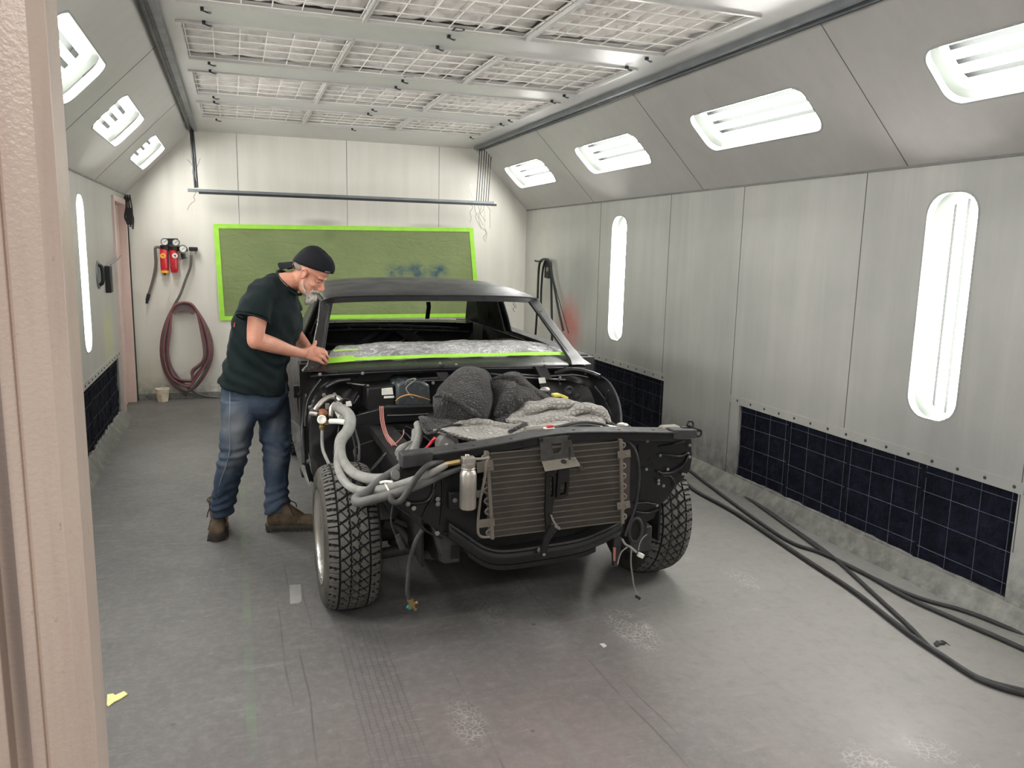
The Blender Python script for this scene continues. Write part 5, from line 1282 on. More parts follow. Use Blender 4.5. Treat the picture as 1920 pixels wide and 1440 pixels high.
rows = [[(614, 681, 4.56), (650, 678, 4.55), (720, 676, 4.53), (790, 673, 4.52), (860, 671, 4.52), (930, 669, 4.53), (1000, 667, 4.54), (1066, 667, 4.58)],
        [(617, 670, 4.62), (652, 665, 4.61), (720, 663, 4.60), (790, 661, 4.59), (855, 662, 4.58), (930, 658, 4.59), (1000, 656, 4.60), (1062, 663, 4.64)],
        [(624, 656, 4.74), (655, 651, 4.74), (720, 648, 4.73), (790, 646, 4.72), (858, 643, 4.72), (930, 642, 4.73), (1000, 643, 4.74), (1052, 656, 4.76)],
        [(636, 648, 4.98), (660, 647, 4.99), (720, 644, 5.0), (790, 643, 5.0), (860, 640, 5.0), (930, 640, 5.0), (995, 642, 5.0), (1040, 652, 5.0)],
        [(636, 660, 5.06), (660, 660, 5.06), (720, 658, 5.06), (790, 657, 5.06), (860, 656, 5.06), (930, 655, 5.06), (995, 656, 5.06), (1040, 662, 5.06)]]
def crinkle(u, v, p): return .010 * nz(V(p.x, p.y * 1.5, p.z), 5, 3) + .012 * (.3 - abs(nz(V(p.x * 1.2 + p.y * .8, p.y * 1.2, p.z * 1.2), 8, 8))) + .006 * (.3 - abs(nz(V(p.x * .6 - p.y * 2, p.y * 2, p.z * 2), 16, 1)))
MB().patch(GP(rows), 16, 10, nrm=(0, -.3, 1), fn=crinkle).build('film', film_mat(), pf)
M['lime'] = mat('lime_tape', (160, 222, 70), .55, var=.05, vs=12)
M['limethin'] = mat('lime_tape_edge', (188, 220, 120), .55, var=.08)
def tapeband(pts, w, name, mt, parent, lift=(0, -.004, .006), wv=(0, .75, .66)):
    P = catmull([at(*p) + V(*lift) for p in pts], 6)
    return MB().strip(P, V(*wv) * w, V(0, -.0006, .0008)).build(name, mt, parent, smooth=False)
tapeband([(612, 680, 4.55), (640, 677.5, 4.54), (664, 675.5, 4.53)], .042, 'lime_tape', M['lime'], pf, lift=(0, -.006, .012))
tapeband([(655, 676, 4.54), (720, 674, 4.52), (790, 671, 4.51), (860, 669, 4.51), (930, 667.5, 4.52), (1000, 666, 4.53), (1058, 665.5, 4.57)], .024, 'lime_tape', M['lime'], pf, lift=(0, -.006, .010))
tapeband([(625, 664, 4.66), (650, 662, 4.66), (672, 661, 4.66)], .012, 'lime_tape', M['limethin'], pf, lift=(0, -.01, .02))
# ---- masking paper on the back wall
YB = D - .004
mk = empty('masking_paper', (1.25, YB, 1.3), 'olive green masking paper framed with lime tape on the back wall', 'masking paper')
c00, c10, c11, c01 = at(405, 424, YB), at(883, 431, YB), at(896, 560, YB), at(417, 597, YB)
c11 = V(c11.x, YB, c01.z + .02)
def paper_mat():
    m = bpy.data.materials.new('masking_paper'); m.use_nodes = True
    t = NT(m); b = t.n['Principled BSDF']; geo = t.new('ShaderNodeNewGeometry').outputs['Position']
    c = t.ramp(t.noise(geo, 1.6, 5, .6), .3, .7, srgb(112, 126, 80), srgb(128, 142, 94))
    c = t.mix(t.math('MULTIPLY', t.ramp(t.noise(t.mapping(geo, scale=(2, 1, 9)), 4, 5, .7), .5, .8), .3), c, srgb(150, 156, 116))
    for x0 in (1.72, 1.95, 2.2): 
        k = t.math('MULTIPLY', t.blob(geo, (x0, YB, 1.36), (.17, .2, .13)), t.ramp(t.noise(geo, 9, 5, .7), .35, .6)); c = t.mix(k, c, srgb(20, 66, 92))
    for x0, z0, r_, a in ((1.0, 1.75, .12, .3), (.35, 1.5, .25, .2), (.6, 1.35, .3, .2)): c = t.mix(t.math('MULTIPLY', t.blob(geo, (x0, YB, z0), (r_, .2, r_)), a), c, srgb(80, 106, 60))
    t.link(c, b.inputs['Base Color']); b.inputs['Roughness'].default_value = .6
    bp = t.new('ShaderNodeBump'); bp.inputs['Strength'].default_value = .6; bp.inputs['Distance'].default_value = .02
    t.link(t.noise(t.mapping(geo, scale=(1, 1, 2.5)), 5, 5, .65, .8), bp.inputs['Height']); t.link(bp.outputs[0], b.inputs['Normal'])
    return m
MB().patch([[c00, c00.lerp(c10, .33), c00.lerp(c10, .66), c10], [c00.lerp(c01, .5), c00.lerp(c01, .5).lerp(c10.lerp(c11, .5), .33), c00.lerp(c01, .5).lerp(c10.lerp(c11, .5), .66), c10.lerp(c11, .5)], [c01, c01.lerp(c11, .33), c01.lerp(c11, .66), c11]], 20, 14, nrm=(0, -1, 0), fn=lambda u, v, p: .006 + .008 * nz(p, 4, 2) * min(1, 8 * min(u, v, 1 - u, 1 - v))).build('paper', paper_mat(), mk)
for a, b, wv in ((c00, c10, V(0, 0, .045)), (c01, c11, V(0, 0, .045)), (c00, c01, V(.05, 0, 0)), (c10, c11, V(.05, 0, 0))):
    dv = (b - a).normalized() * .02
    MB().strip([a - dv + V(0, -.012, 0), a.lerp(b, .5) + V(0, -.014, 0), b + dv + V(0, -.012, 0)], wv, (0, .001, 0)).build('lime_tape', M['lime'], mk, smooth=False)
# ---- hanging rail at the back
yr = 8.62
rail = empty('hanging_rail', (1.2, yr, 2.15), 'long grey steel rail hung on rods and wires across the back wall', 'rail')
a, b = at(352, 354, yr), at(925, 379, yr); b.z = a.z
g = MB(); g.strip([a, b], (0, .05, 0), (0, 0, .004)); g.strip([a + V(0, -.024, -.014), b + V(0, -.024, -.014)], (0, .003, 0), (0, 0, .028)); g.strip([a + V(0, .024, -.014), b + V(0, .024, -.014)], (0, .003, 0), (0, 0, .028)); g.build('channel', M['steel'], rail, smooth=False)
g = MB(); g.strip([a + V(0.1, -.012, -.034), b + V(0.03, -.012, -.034)], (0, .03, 0), (0, 0, .022)); g.build('lower_bar', M['dsteel'], rail, smooth=False)
for i, (u, dz) in enumerate(((366, 0), (370, 0))):
    p = at(u, 352, yr); MB().cyl(V(p.x - .02, yr, ZC), p, .011, 8).build('hanger_rod', M['dsteel'], rail)
for i in range(6):
    p = at(893 + i * 4.4, 376, yr); MB().cyl(V(p.x + .035, yr + .01 * (i % 2), ZC), V(p.x, yr, a.z - .02), .0045, 6).build('hanger_wire', M['dsteel'], rail)
random.seed(3)
for k, (u0, v0) in enumerate(((368, 360), (362, 350), (372, 350), (880, 382), (890, 384), (896, 384), (903, 385), (908, 385), (912, 384), (886, 372))):
    p = at(u0, v0, yr); up = 1 if k in (1, 2, 9) else -1
    pts = [p]
    for j in range(4): pts.append(pts[-1] + V(random.uniform(-.05, .05), random.uniform(-.01, .01), up * random.uniform(.03, .08)))
    MB().tube(pts, .0028, 5, 4).build('frayed_wire', M['zinc'], rail)
g = MB(); p = at(908, 428, yr); g.tube([p, p + V(.02, 0, -.06), p + V(-.01, 0, -.1), p + V(.02, 0, -.15)], .003, 5, 4); g.tube([p, p + V(.03, 0, -.05), p + V(.02, 0, -.12)], .003, 5, 4)
g.tube([p, p + V(0, 0, .2)], .0015, 4); g.build('frayed_wire', M['zinc'], rail)
# ---- air filter set on the back wall
yw = D - .06
M['red'] = mat('red_enamel', (186, 30, 44), .3, var=.1, coat=.3)
def wp(u, v, dy=0): return at(u, v, yw + dy)
af = empty('air_filter_regulator', wp(325, 470), 'twin red compressed-air filters with three round gauges on the back wall', 'air filter')
for i, (u, t0, b0) in enumerate(((309, 466, 511), (327.5, 468, 511))):
    g = MB(); p0, p1 = wp(u, t0), wp(u, b0); g.lathe([(.030, 0), (.036, .02), (.038, .04), (.038, (p0 - p1).length - .01), (.034, (p0 - p1).length)], p1, (0, 0, 1), 20); g.build('red_canister', M['red'], af)
    g = MB(); g.cyl(wp(u, t0 - 6), wp(u, t0 + 1), .044, 20); g.build('black_head', M['black'], af)
    g = MB(); c = wp(u - 3 + 4 * i, 479.5) + V(0, -.036, 0); g.lathe([(.026, 0), (.026, .004), (.001, .005)], c, (-.15 + .1 * i, -1, 0), 18); lbm = g.build('round_label', M['white'] if i else mat('yellow_label', (222, 176, 60), .5), af)
    g = MB(); g.box(c + V(0, -.006, .004), (.022, .002, .010)); g.box(c + V(0.004, -.006, -.010), (.016, .002, .005)); g.build('label_mark', M['red'] if not i else M['black'], lbm, smooth=False)
g = MB(); g.cyl(wp(309, 507), wp(309, 511.5), .040, 20); g.build('yellow_band', mat('yellow_band', (220, 160, 50), .4), af)
g = MB(); g.cyl(wp(309, 511), wp(309, 516), .009, 8); g.build('drain', M['black'], af)
g = MB(); g.prism([wp(303, 458, .03), wp(306, 447, .03), wp(333, 447, .03), wp(336, 458, .03)], (0, .02, 0)); g.build('bracket', M['dsteel'], af, smooth=False)
for u, v, r in ((309.5, 453.5, .034), (330, 454.5, .034), (343.5, 466.5, .036)):
    c = wp(u, v) + V(0, -.045, 0)
    g = MB(); g.lathe([(r, .03), (r * 1.08, .028), (r * 1.08, -.005), (r, -.008), (r * .92, -.006), (r * .9, .0), (.001, .0)], c, (0, 1, 0), 24); ga = g.build('gauge', M['dsteel'], af)
    g = MB(); g.lathe([(r * .9, -.003), (.001, -.0035)], c, (0, 1, 0), 24); g.build('dial', M['white'], ga)
    g = MB(); g.box(c + V(.004, -.006, .003), (r * 1.0, .002, .004), Matrix.Rotation(-.7, 3, 'Y'))
    for k in range(9):
        q = math.radians(-40 + 32.5 * k); g.box(c + V(math.cos(q) * r * .74, -.005, math.sin(q) * r * .74), (.004, .001, .004))
    g.build('needle', M['black'], ga, smooth=False)
g = MB(); g.cyl(wp(303, 467), wp(352, 469), .014, 10); g.cyl(wp(343, 475), wp(344, 484), .022, 12); g.cyl(wp(344, 484), wp(344.5, 485.5), .034, 12); g.build('pipework', M['black'], af)
g = MB(); g.box(wp(362.5, 467), (.085, .05, .042)); g.build('outlet_manifold', M['black'], af, bevel=.008)
g = MB(); g.cyl(wp(358, 471), wp(358.5, 479), .010, 8); g.cyl(wp(367.5, 470), wp(367.5, 477), .010, 8); g.build('outlet_fitting', M['zinc'], af)
M['airhose'] = mat('maroon_hose', (118, 76, 80), .6, var=.15, vs=12)
M['airhose2'] = mat('grey_green_hose', (92, 90, 86), .6, var=.15)
hs = empty('short_air_hose', wp(283, 520), 'short grey hose with a metal coupler hanging left of the red filters', 'hose')
g = MB(); T(g, [(300, 464, yw), (292, 464, yw - .01), (291, 472, yw - .01), (292, 495, yw), (288, 520, yw + .01), (281, 545, yw + .02), (278, 553, yw + .02)], .014, 10); g.build('hose', M['airhose2'], hs)
g = MB(); g.cyl(wp(279, 551), wp(276, 563), .018, 10); g.cyl(wp(276, 563), wp(275, 569), .013, 10); g.build('coupler', M['dsteel'], hs)
# coiled hose on its hanger
ch = empty('coiled_air_hose', wp(345, 650), 'long maroon and grey air hose hung in tall loops on the back wall', 'hose')
g = MB(); T(g, [(358.5, 478, yw), (357, 500, yw), (348, 525, yw), (338, 552, yw), (327, 572, yw), (317, 592, yw - .02)], .013, 10); g.build('feed_hose', M['airhose2'], ch)
random.seed(11)
for k in range(6):
    l, r = 302 + k * 2.6, 397 - k * 3.0; bt = 735 - k * 5 + (k % 2) * 3
    yk = yw - .02 - .012 * (k % 3)
    pts = [(345, 567, yk), (324, 578, yk), (l + 4, 620, yk), (l, 665, yk), (l + 12, 706, yk), (345 + k * 3, bt, yk), (r - 22, bt - 18, yk), (r, 672, yk), (r - 4, 625, yk), (366, 578, yk)]
    g = MB(); g.tube([at(*p) for p in pts], .012, 8, 6, closed=True); g.build('hose_loop', M['airhose'] if k not in (1, 4) else M['airhose2'], ch)
g = MB(); T(g, [(314, 660, yw), (322, 690, yw), (345, 720, yw - .01), (365, 735, yw), (385, 742, yw), (415, 746, yw)], .012, 8); g.build('tail_hose', M['airhose2'], ch)
g = MB(); P = [at(345 + 22.5 * math.cos(a), 586 - 20 * math.sin(a), yw - .0) for a in [PI * i / 12 for i in range(13)]]; Q = [at(345 + 15 * math.cos(a), 590 - 8 * math.sin(a), yw) for a in [PI * (12 - i) / 12 for i in range(13)]]
g.prism(P + Q, (0, -.012, 0)); g.strip(P, (0, .10, 0), (0, 0, .006)); hh_ = g.build('hose_hanger', mat('hanger_paint', (122, 104, 104), .5), ch, smooth=False)
# paper cup
cp = empty('paper_cup', at(305.5, 753, 8.80), 'small dirty white paper cup on the floor by the back wall', 'cup')
c = at(305.5, 753, 8.80); c.z = 0
g = MB(); g.lathe([(.052, 0), (.066, .125), (.066, .13), (.062, .13), (.050, .006), (.001, .006)], c, (0, 0, 1), 24); g.build('cup_body', mat('stained_paper', (206, 196, 172), .7, var=.2, vs=18), cp)
g = MB(); g.tube([c + V(.067 * math.cos(q), .067 * math.sin(q), .131) for q in [2 * PI * i / 24 for i in range(24)]], .004, 6, closed=True); g.build('rim', M['white'], cp)
# wire hook on the back wall to the right of the car
hk = MB(); hk.tube([at(963, 566, yw + .05), at(962, 570, yw), at(966, 575, yw), at(962, 580, yw), at(965, 585, yw + .02)], .004, 6, 5); hk.tube([at(964, 566, yw + .05), at(967, 572, yw), at(968, 578, yw)], .003, 6, 5)
tag(hk.build('wire_hook', M['zinc']), 'bent wire hook on the back wall seen through the side window', 'hook')
# black hoses on a hook in the right corner
bh = empty('looped_black_hoses', (R - .06, 8.3, 1.5), 'black hoses looped over a wall hook in the far right corner', 'hose')
XR_ = R - .07
def RX(u, v, x=XR_): return atx(u, v, x)
g = MB()
g.tube([RX(1003, 639), RX(1006, 600), RX(1008, 560), RX(1010, 510), RX(1013, 491), RX(1020, 486), RX(1030, 489), RX(1033, 500), RX(1034, 560), RX(1035, 620), RX(1035, 655)], .013, 8, 6)
g.build('hose', M['black'], bh)
g = MB(); g.tube([RX(1014, 575), RX(1015, 540), RX(1018, 505), RX(1024, 487), RX(1031, 492), RX(1036, 520), RX(1046, 575), RX(1056, 620)], .012, 8, 6); g.build('hose', M['black'], bh)
g = MB(); g.tube([RX(1032, 495), RX(1042, 540), RX(1056, 590), RX(1066, 625)], .005, 6, 6); g.build('thin_cord', M['dust'], bh)
g = MB(); g.box(RX(1027, 505, R - .03), (.04, .11, .19)); hp_ = g.build('hook_plate', M['dust'], bh, bevel=.01); g = MB(); g.lathe([(.025, 0), (.025, .01), (.01, .012), (.001, .006)], RX(1027, 505, R - .05), (-1, 0, 0), 16); g.build('bolt', M['zinc'], hp_)
g = MB(); g.tube([RX(1003, 489, R - .02), RX(1008, 490, R - .02), RX(1016, 490, R - .02)], .010, 8); g.build('coupler', M['black'], bh)
# ---- hoses along the floor by the right wall
def floor_hose(pts, r, label, mt):
    g = MB(); g.tube([atz(u, v, r * 1.0) for u, v in pts], r, 10, 8)
    o = g.build('floor_hose', mt); return tag(o, label, 'hose', 'hoses on the floor')
M['rubber'] = mat('black_rubber', (40, 40, 41), .55, var=.25, vs=14)
floor_hose([(1262, 880), (1300, 917), (1380, 962), (1500, 1042), (1600, 1108), (1700, 1185), (1770, 1232), (1830, 1270), (1890, 1293), (1960, 1310)], .0125, 'thickest black hose on the floor, the one lying closest to the car', M['rubber'])
floor_hose([(1270, 862), (1330, 897), (1420, 945), (1500, 1000), (1540, 1028), (1580, 1060), (1640, 1115), (1700, 1170), (1745, 1215), (1800, 1253), (1860, 1280), (1960, 1304)], .010, 'black floor hose that crosses under the others and ends beside the thickest one', M['rubber'])
floor_hose([(1280, 872), (1350, 925), (1440, 990), (1490, 1020), (1540, 1037), (1620, 1075), (1700, 1120), (1800, 1165), (1870, 1195), (1960, 1235)], .011, 'black floor hose bending right, below the one nearest the wall', M['rubber'])
floor_hose([(1290, 868), (1360, 905), (1440, 960), (1510, 1010), (1560, 1045), (1640, 1085), (1720, 1120), (1800, 1143), (1860, 1165), (1960, 1208)], .010, 'black floor hose lying nearest the right wall', M['rubber'])
# ---- litter on the floor
def scrap(pts, z, name, mt, label, cat, cr=.004):
    P = [atz(u, v, .0) for u, v in pts]; c = sum(P, V(0, 0, 0)) / len(P)
    g = MB(); ring0 = [p + V(0, 0, .001) for p in P]; ring1 = [c.lerp(p, .98) + V(0, 0, z + abs(nz(p, 30, 2)) * cr) for p in P]
    g.loft([ring0, ring1]); return tag(g.build(name, mt, smooth=False), label, cat)
scrap([(201, 1304), (212, 1302), (216, 1305), (233, 1298), (240, 1303), (226, 1312), (214, 1318), (204, 1326), (200, 1324)], .004, 'tape_scrap', mat('yellow_tape', (228, 220, 150), .6), 'torn piece of pale yellow tape on the floor beside the pink frame', 'tape', .003)
scrap([(543, 1097), (564, 1096), (566, 1128), (560, 1132), (544, 1133)], .0015, 'floor_patch', mat('grey_tape', (136, 135, 132), .5), 'small rectangular grey tape patch on the floor left of the front tyre', 'tape', 0)
scrap([(1124, 1208), (1132, 1207), (1138, 1212), (1132, 1215)], .002, 'paper_scrap', M['white'], 'tiny white paper scrap on the floor in front of the car', 'scrap')
g = MB(); P = [atz(u, v, .008) for u, v in ((1754, 1209), (1760, 1204), (1765, 1205), (1770, 1203), (1778, 1208))]; g.strip(P, (.0, .02, .004), (0, 0, .003)); tag(g.build('tape_scrap', M['rubber'], smooth=False), 'small curled dark scrap on the floor beside the floor hoses', 'scrap')
# ================================================================== THE MAN
from mathutils.bvhtree import BVHTree
def skin_mat():
    m = bpy.data.materials.new('skin'); m.use_nodes = True
    t = NT(m); b = t.n['Principled BSDF']; tc = t.new('ShaderNodeTexCoord').outputs['Object']
    c = t.ramp(t.noise(tc, 14, 5, .6), .3, .7, srgb(196, 134, 112), srgb(214, 158, 134))
    c = t.mix(t.math('MULTIPLY', t.ramp(t.noise(tc, 60, 4, .7), .55, .75), .35), c, srgb(176, 104, 86))
    t.link(c, b.inputs['Base Color']); b.inputs['Roughness'].default_value = .5
    b.inputs['Subsurface Weight'].default_value = .12; b.inputs['Subsurface Radius'].default_value = (.01, .004, .002)
    bp = t.new('ShaderNodeBump'); bp.inputs['Strength'].default_value = .25; bp.inputs['Distance'].default_value = .002
    t.link(t.noise(tc, 120, 4), bp.inputs['Height']); t.link(bp.outputs[0], b.inputs['Normal'])
    return m
M['skin'] = skin_mat()
M['tee'] = mat('black_green_cotton', (22, 32, 33), .9, var=.18, vs=7, spec=.2, bump=.2, bs=160, dist=.001)
M['cap'] = mat('black_cap_cloth', (22, 23, 28), .85, var=.15, spec=.2, bump=.2, bs=150, dist=.001)
def jeans_mat():
    m = bpy.data.materials.new('faded_denim'); m.use_nodes = True
    t = NT(m); b = t.n['Principled BSDF']; geo = t.new('ShaderNodeNewGeometry').outputs['Position']
    c = t.ramp(t.noise(geo, 5, 5, .6), .3, .7, srgb(54, 68, 88), srgb(84, 98, 116))
    for (u, v, y, r_, a) in ((440, 800, 4.34, .13, .75), (450, 850, 4.38, .08, .7), (425, 875, 4.4, .06, .4), (520, 790, 4.52, .09, .3), (515, 860, 4.5, .07, .3)):
        p = at(u, v, y); k = t.math('MULTIPLY', t.blob(geo, tuple(p), (r_ * .8, r_ * 1.6, r_ * 1.5)), a); c = t.mix(k, c, srgb(134, 138, 142))
    s = t.ramp(t.noise(t.mapping(geo, scale=(1, 1, 3)), 16, 5, .7, 1), .55, .75); c = t.mix(t.math('MULTIPLY', s, .3), c, srgb(128, 142, 160))
    t.link(c, b.inputs['Base Color']); b.inputs['Roughness'].default_value = .9; b.inputs['Specular IOR Level'].default_value = .2
    bp = t.new('ShaderNodeBump'); bp.inputs['Strength'].default_value = .3; bp.inputs['Distance'].default_value = .002; t.link(t.noise(geo, 140, 3), bp.inputs['Height']); t.link(bp.outputs[0], b.inputs['Normal'])
    return m
M['jeans'] = jeans_mat()
M['boot'] = mat('brown_nubuck', (84, 72, 58), .85, var=.3, vs=18, bump=.4, bs=60, spec=.2)
M['sole'] = mat('boot_sole', (52, 48, 44), .8, var=.3, vs=20)
M['lace'] = mat('dark_lace', (38, 28, 24), .8)
def beard_mat():
    m = bpy.data.materials.new('grey_beard'); m.use_nodes = True
    t = NT(m); b = t.n['Principled BSDF']; tc = t.new('ShaderNodeTexCoord').outputs['Object']
    h = t.noise(t.mapping(tc, scale=(5, 5, 1)), 55, 5, .7)
    t.link(t.ramp(h, .3, .7, srgb(150, 140, 132), srgb(226, 220, 212)), b.inputs['Base Color']); b.inputs['Roughness'].default_value = .8
    bp = t.new('ShaderNodeBump'); bp.inputs['Strength'].default_value = 1; bp.inputs['Distance'].default_value = .006; t.link(h, bp.inputs['Height']); t.link(bp.outputs[0], b.inputs['Normal'])
    return m
M['beard'] = beard_mat()
HC = at(582, 511, 4.44)
HF = V(.715, -.36, -.60).normalized()
HU = (V(0, 0, 1) - HF * HF.z).normalized(); HR = HF.cross(HU)
HM = Matrix((HR, HF, HU)).transposed()
def H(a, b, c): return HC + HR * a + HF * b + HU * c
g = MB()
def he(c, r, n=20, m=14): g.ell(H(*c), r, HM, n, m)
he((0, -.014, .036), (.074, .094, .084)); he((0, .026, -.028), (.059, .062, .082)); he((0, .034, -.088), (.046, .048, .034))
he((0, .070, -.104), (.020, .020, .020)); he((0, .070, .018), (.048, .020, .013)); he((0, .060, .05), (.052, .028, .035))
g.tube([H(0, .078, .008), H(0, .092, -.012), H(0, .106, -.032), H(0, .110, -.042)], [.009, .0095, .012, .010], 10)
for s in (-1, 1):
    he((s * .011, .096, -.044), (.009, .010, .008), 10, 8); he((s * .040, .056, -.030), (.022, .022, .018), 12, 8)
    he((s * .074, -.004, -.012), (.009, .019, .031), 14, 10); g.tube([H(s * .080, .008, -.030), H(s * .084, .010, .004), H(s * .085, -.008, .016), H(s * .084, -.020, .002), H(s * .079, -.012, -.028)], .005, 6, 4)
he((0, .083, -.064), (.021, .010, .0055), 12, 8); he((0, .081, -.073), (.019, .010, .0055), 12, 8)
NB = at(530, 528, 4.47)
g.tube([H(0, -.02, -.02), H(0, -.035, -.075), NB + V(0.02, 0, .0), at(530, 548, 4.48)], [.058, .054, .058, .075], 16)
# torso under the shirt
SHR, SHL = at(490, 556, 4.30), at(527, 546, 4.66)
PEL = at(478, 730, 4.50)
g.tube([at(520, 545, 4.48), at(508, 580, 4.48), at(494, 640, 4.49), at(482, 690, 4.50), PEL], [.075, .12, .12, .11, .10], 18)
g.tube([SHR, at(516, 540, 4.48), SHL], [.05, .06, .05], 12)
# right arm
ELR, WRR = at(479, 639, 4.25), at(563, 662, 4.405)
g.tube([SHR, at(484, 590, 4.27), at(480, 618, 4.255), ELR], [.055, .051, .046, .043], 16)
g.ell(ELR, (.042, .042, .043)); g.tube([ELR, at(492, 641, 4.275), at(515, 648, 4.315), at(542, 657, 4.365), WRR, at(572, 662, 4.42)], [.042, .046, .042, .032, .026, .027], 16)
# left arm
ELL, WRL = at(549, 620, 4.80), at(579, 655, 4.66)
g.tube([SHL, at(538, 585, 4.74), ELL], [.055, .05, .042], 14); g.tube([ELL, at(560, 635, 4.76), WRL], [.042, .042, .027], 14)
# legs under the jeans
HPR, HPL = at(455, 745, 4.42), at(508, 745, 4.60)
ANR, ANL = at(417, 962, 4.64), at(519, 955, 4.58)
KNR, KNL = at(437, 855, 4.46), at(519, 855, 4.57)
g.tube([PEL, HPR, at(446, 800, 4.43), KNR, at(425, 905, 4.54), ANR, at(415, 985, 4.67)], [.085, .07, .06, .05, .046, .036, .034], 14)
g.tube([PEL, HPL, at(514, 800, 4.59), KNL, at(518, 905, 4.58), ANL, at(517, 985, 4.58)], [.085, .07, .06, .05, .046, .036, .034], 14)
# right hand: palm, four fingers curling over the cowl corner, thumb raised
W0 = at(571, 662, 4.42)
K = [at(597, 654, 4.455), at(600.5, 660.5, 4.445), at(600, 668, 4.435), at(595, 675, 4.43)]
for i, k in enumerate(K):
    b0 = W0 + (k - W0) * .15 + V(0, 0, (1.5 - i) * .006); g.tube([b0, b0.lerp(k, .5), k], [.018, .0165, .0125], 10)
g.ell(W0.lerp(K[1], .5).lerp(K[2], .25), (.034, .019, .032), None, 14, 10)
F1 = [[(606, 656, 4.465), (612, 661, 4.485), (613, 668, 4.50)], [(609, 663, 4.455), (614.5, 669, 4.475), (614, 676, 4.495)], [(607, 671, 4.445), (612, 677, 4.46), (611, 682, 4.48)], [(601, 678, 4.435), (606, 682, 4.45), (606, 686, 4.465)]]
for k, f in zip(K, F1):
    q = [k] + [at(*p) for p in f]; g.tube([q[0], q[0].lerp(q[1], .5), q[1], q[1].lerp(q[2], .5), q[2], q[3]], [.0115, .0100, .0108, .0092, .0092, .0070], 10); g.ell(q[3], (.0078, .0078, .0078), None, 8, 6)
q = [W0 + V(.01, 0, .014), at(583, 653, 4.44), at(589, 647, 4.45), at(592, 641, 4.455)]
g.tube(q, [.017, .0145, .0115, .0095], 10); g.ell(q[-1], (.009, .009, .011), None, 8, 6)
# left hand behind it
W1 = at(582, 658, 4.645)
KL = [at(597, 655, 4.60), at(600, 660, 4.59), at(601, 665, 4.58), at(600, 670, 4.575)]
for i, k in enumerate(KL):
    g.tube([W1, W1.lerp(k, .5), k], [.017, .016, .012], 8); d = (k - W1).normalized(); g.tube([k, k + d * .03 + V(0, 0, -.004), k + d * .05 + V(0, 0, -.018), k + d * .056 + V(0, 0, -.034)], [.0105, .0098, .009, .007], 8)
g.tube([W1, W1 + V(.03, -.03, .012), W1 + V(.055, -.04, .016)], [.015, .012, .009], 8)
def face_fn(p, n):
    q = p - HC; a, b, c = q.dot(HR), q.dot(HF), q.dot(HU); d = 0
    if b > .03 and abs(a) < .07 and abs(c) < .13:
        for s in (-1, 1):
            d -= .0125 * math.exp(-((a - s * .030) / .0165) ** 2 - ((c + .002) / .0105) ** 2)
            d -= .003 * math.exp(-((a - s * .030) / .010) ** 2 - ((c + .056) / .012) ** 2)
        d -= .004 * math.exp(-(a / .022) ** 2 - ((c + .0685) / .0018) ** 2)
        d += .0015 * nz(V(a, b * .3, c * 3), 40)
    return d
body = g.build('person', M['skin'], None, remesh=.0042, sm_it=3, fn=face_fn)
tag(body, 'person in dark T-shirt, jeans and backward cap leaning over the windshield corner', 'person')
def part(gm, name, m, **k): return gm.build(name, m, body, **k)
# eyes, brows
for s in (-1, 1):
    g = MB(); c = H(s * .030, .0645, -.002); g.ell(c, (.0115, .0115, .0115)); e = part(g, 'eye', mat('eye_white', (150, 132, 122), .35))
    g = MB(); g.ell(H(s * .030, .0742, -.0055), (.0062, .0026, .0062), HM, 12, 8); g.build('iris', mat('iris', (58, 52, 46), .2), e)
    g = MB(); g.tube([H(s * .016, .0755, -.002), H(s * .024, .077, .001), H(s * .034, .075, .001), H(s * .043, .068, -.003)], .0062, 6, 4); g.tube([H(s * .017, .075, -.008), H(s * .030, .075, -.0125), H(s * .042, .068, -.007)], .0032, 6, 4); g.build('eyelid', M['skin'], e)
    g = MB(); g.tube([H(s * .014, .087, .012), H(s * .028, .087, .018), H(s * .045, .076, .015)], [.003, .004, .002], 6, 4, flat=(1, .7)); part(g, 'eyebrow', mat('grey_brow', (132, 112, 98), .8))
# beard and moustache
g = MB()
g.tube([H(0, .078, -.086), H(0, .086, -.105), H(0, .082, -.135), H(0, .074, -.158)], [.024, .028, .022, .008], 12)
for s in (-1, 1):
    g.tube([H(s * .063, .012, -.040), H(s * .057, .030, -.072), H(s * .040, .058, -.096), H(s * .015, .078, -.104)], [.003, .005, .008, .015], 8, 4); g.tube([H(s * .027, .074, -.058), H(s * .028, .072, -.075), H(s * .018, .078, -.092)], [.006, .008, .010], 8, 4)
g.tube([H(-.030, .078, -.066), H(-.014, .094, -.0575), H(0, .099, -.055), H(.014, .094, -.0575), H(.030, .078, -.066)], [.005, .008, .008, .008, .005], 8, 4)
part(g, 'beard', M['beard'], remesh=.0028, sm_it=1, fn=lambda p, n: .0035 * nz(V(p.x, p.y, p.z * .35), 150))
g = MB()
for s in (-1, 1): g.ell(H(s * .061, -.050, .005), (.008, .030, .024), HM, 12, 8)
g.ell(H(0, -.086, -.010), (.05, .012, .030), HM, 14, 8)
part(g, 'short_grey_hair', mat('grey_hair', (132, 118, 108), .8, var=.2, vs=60), fn=lambda p, n: .001 * nz(p, 120))
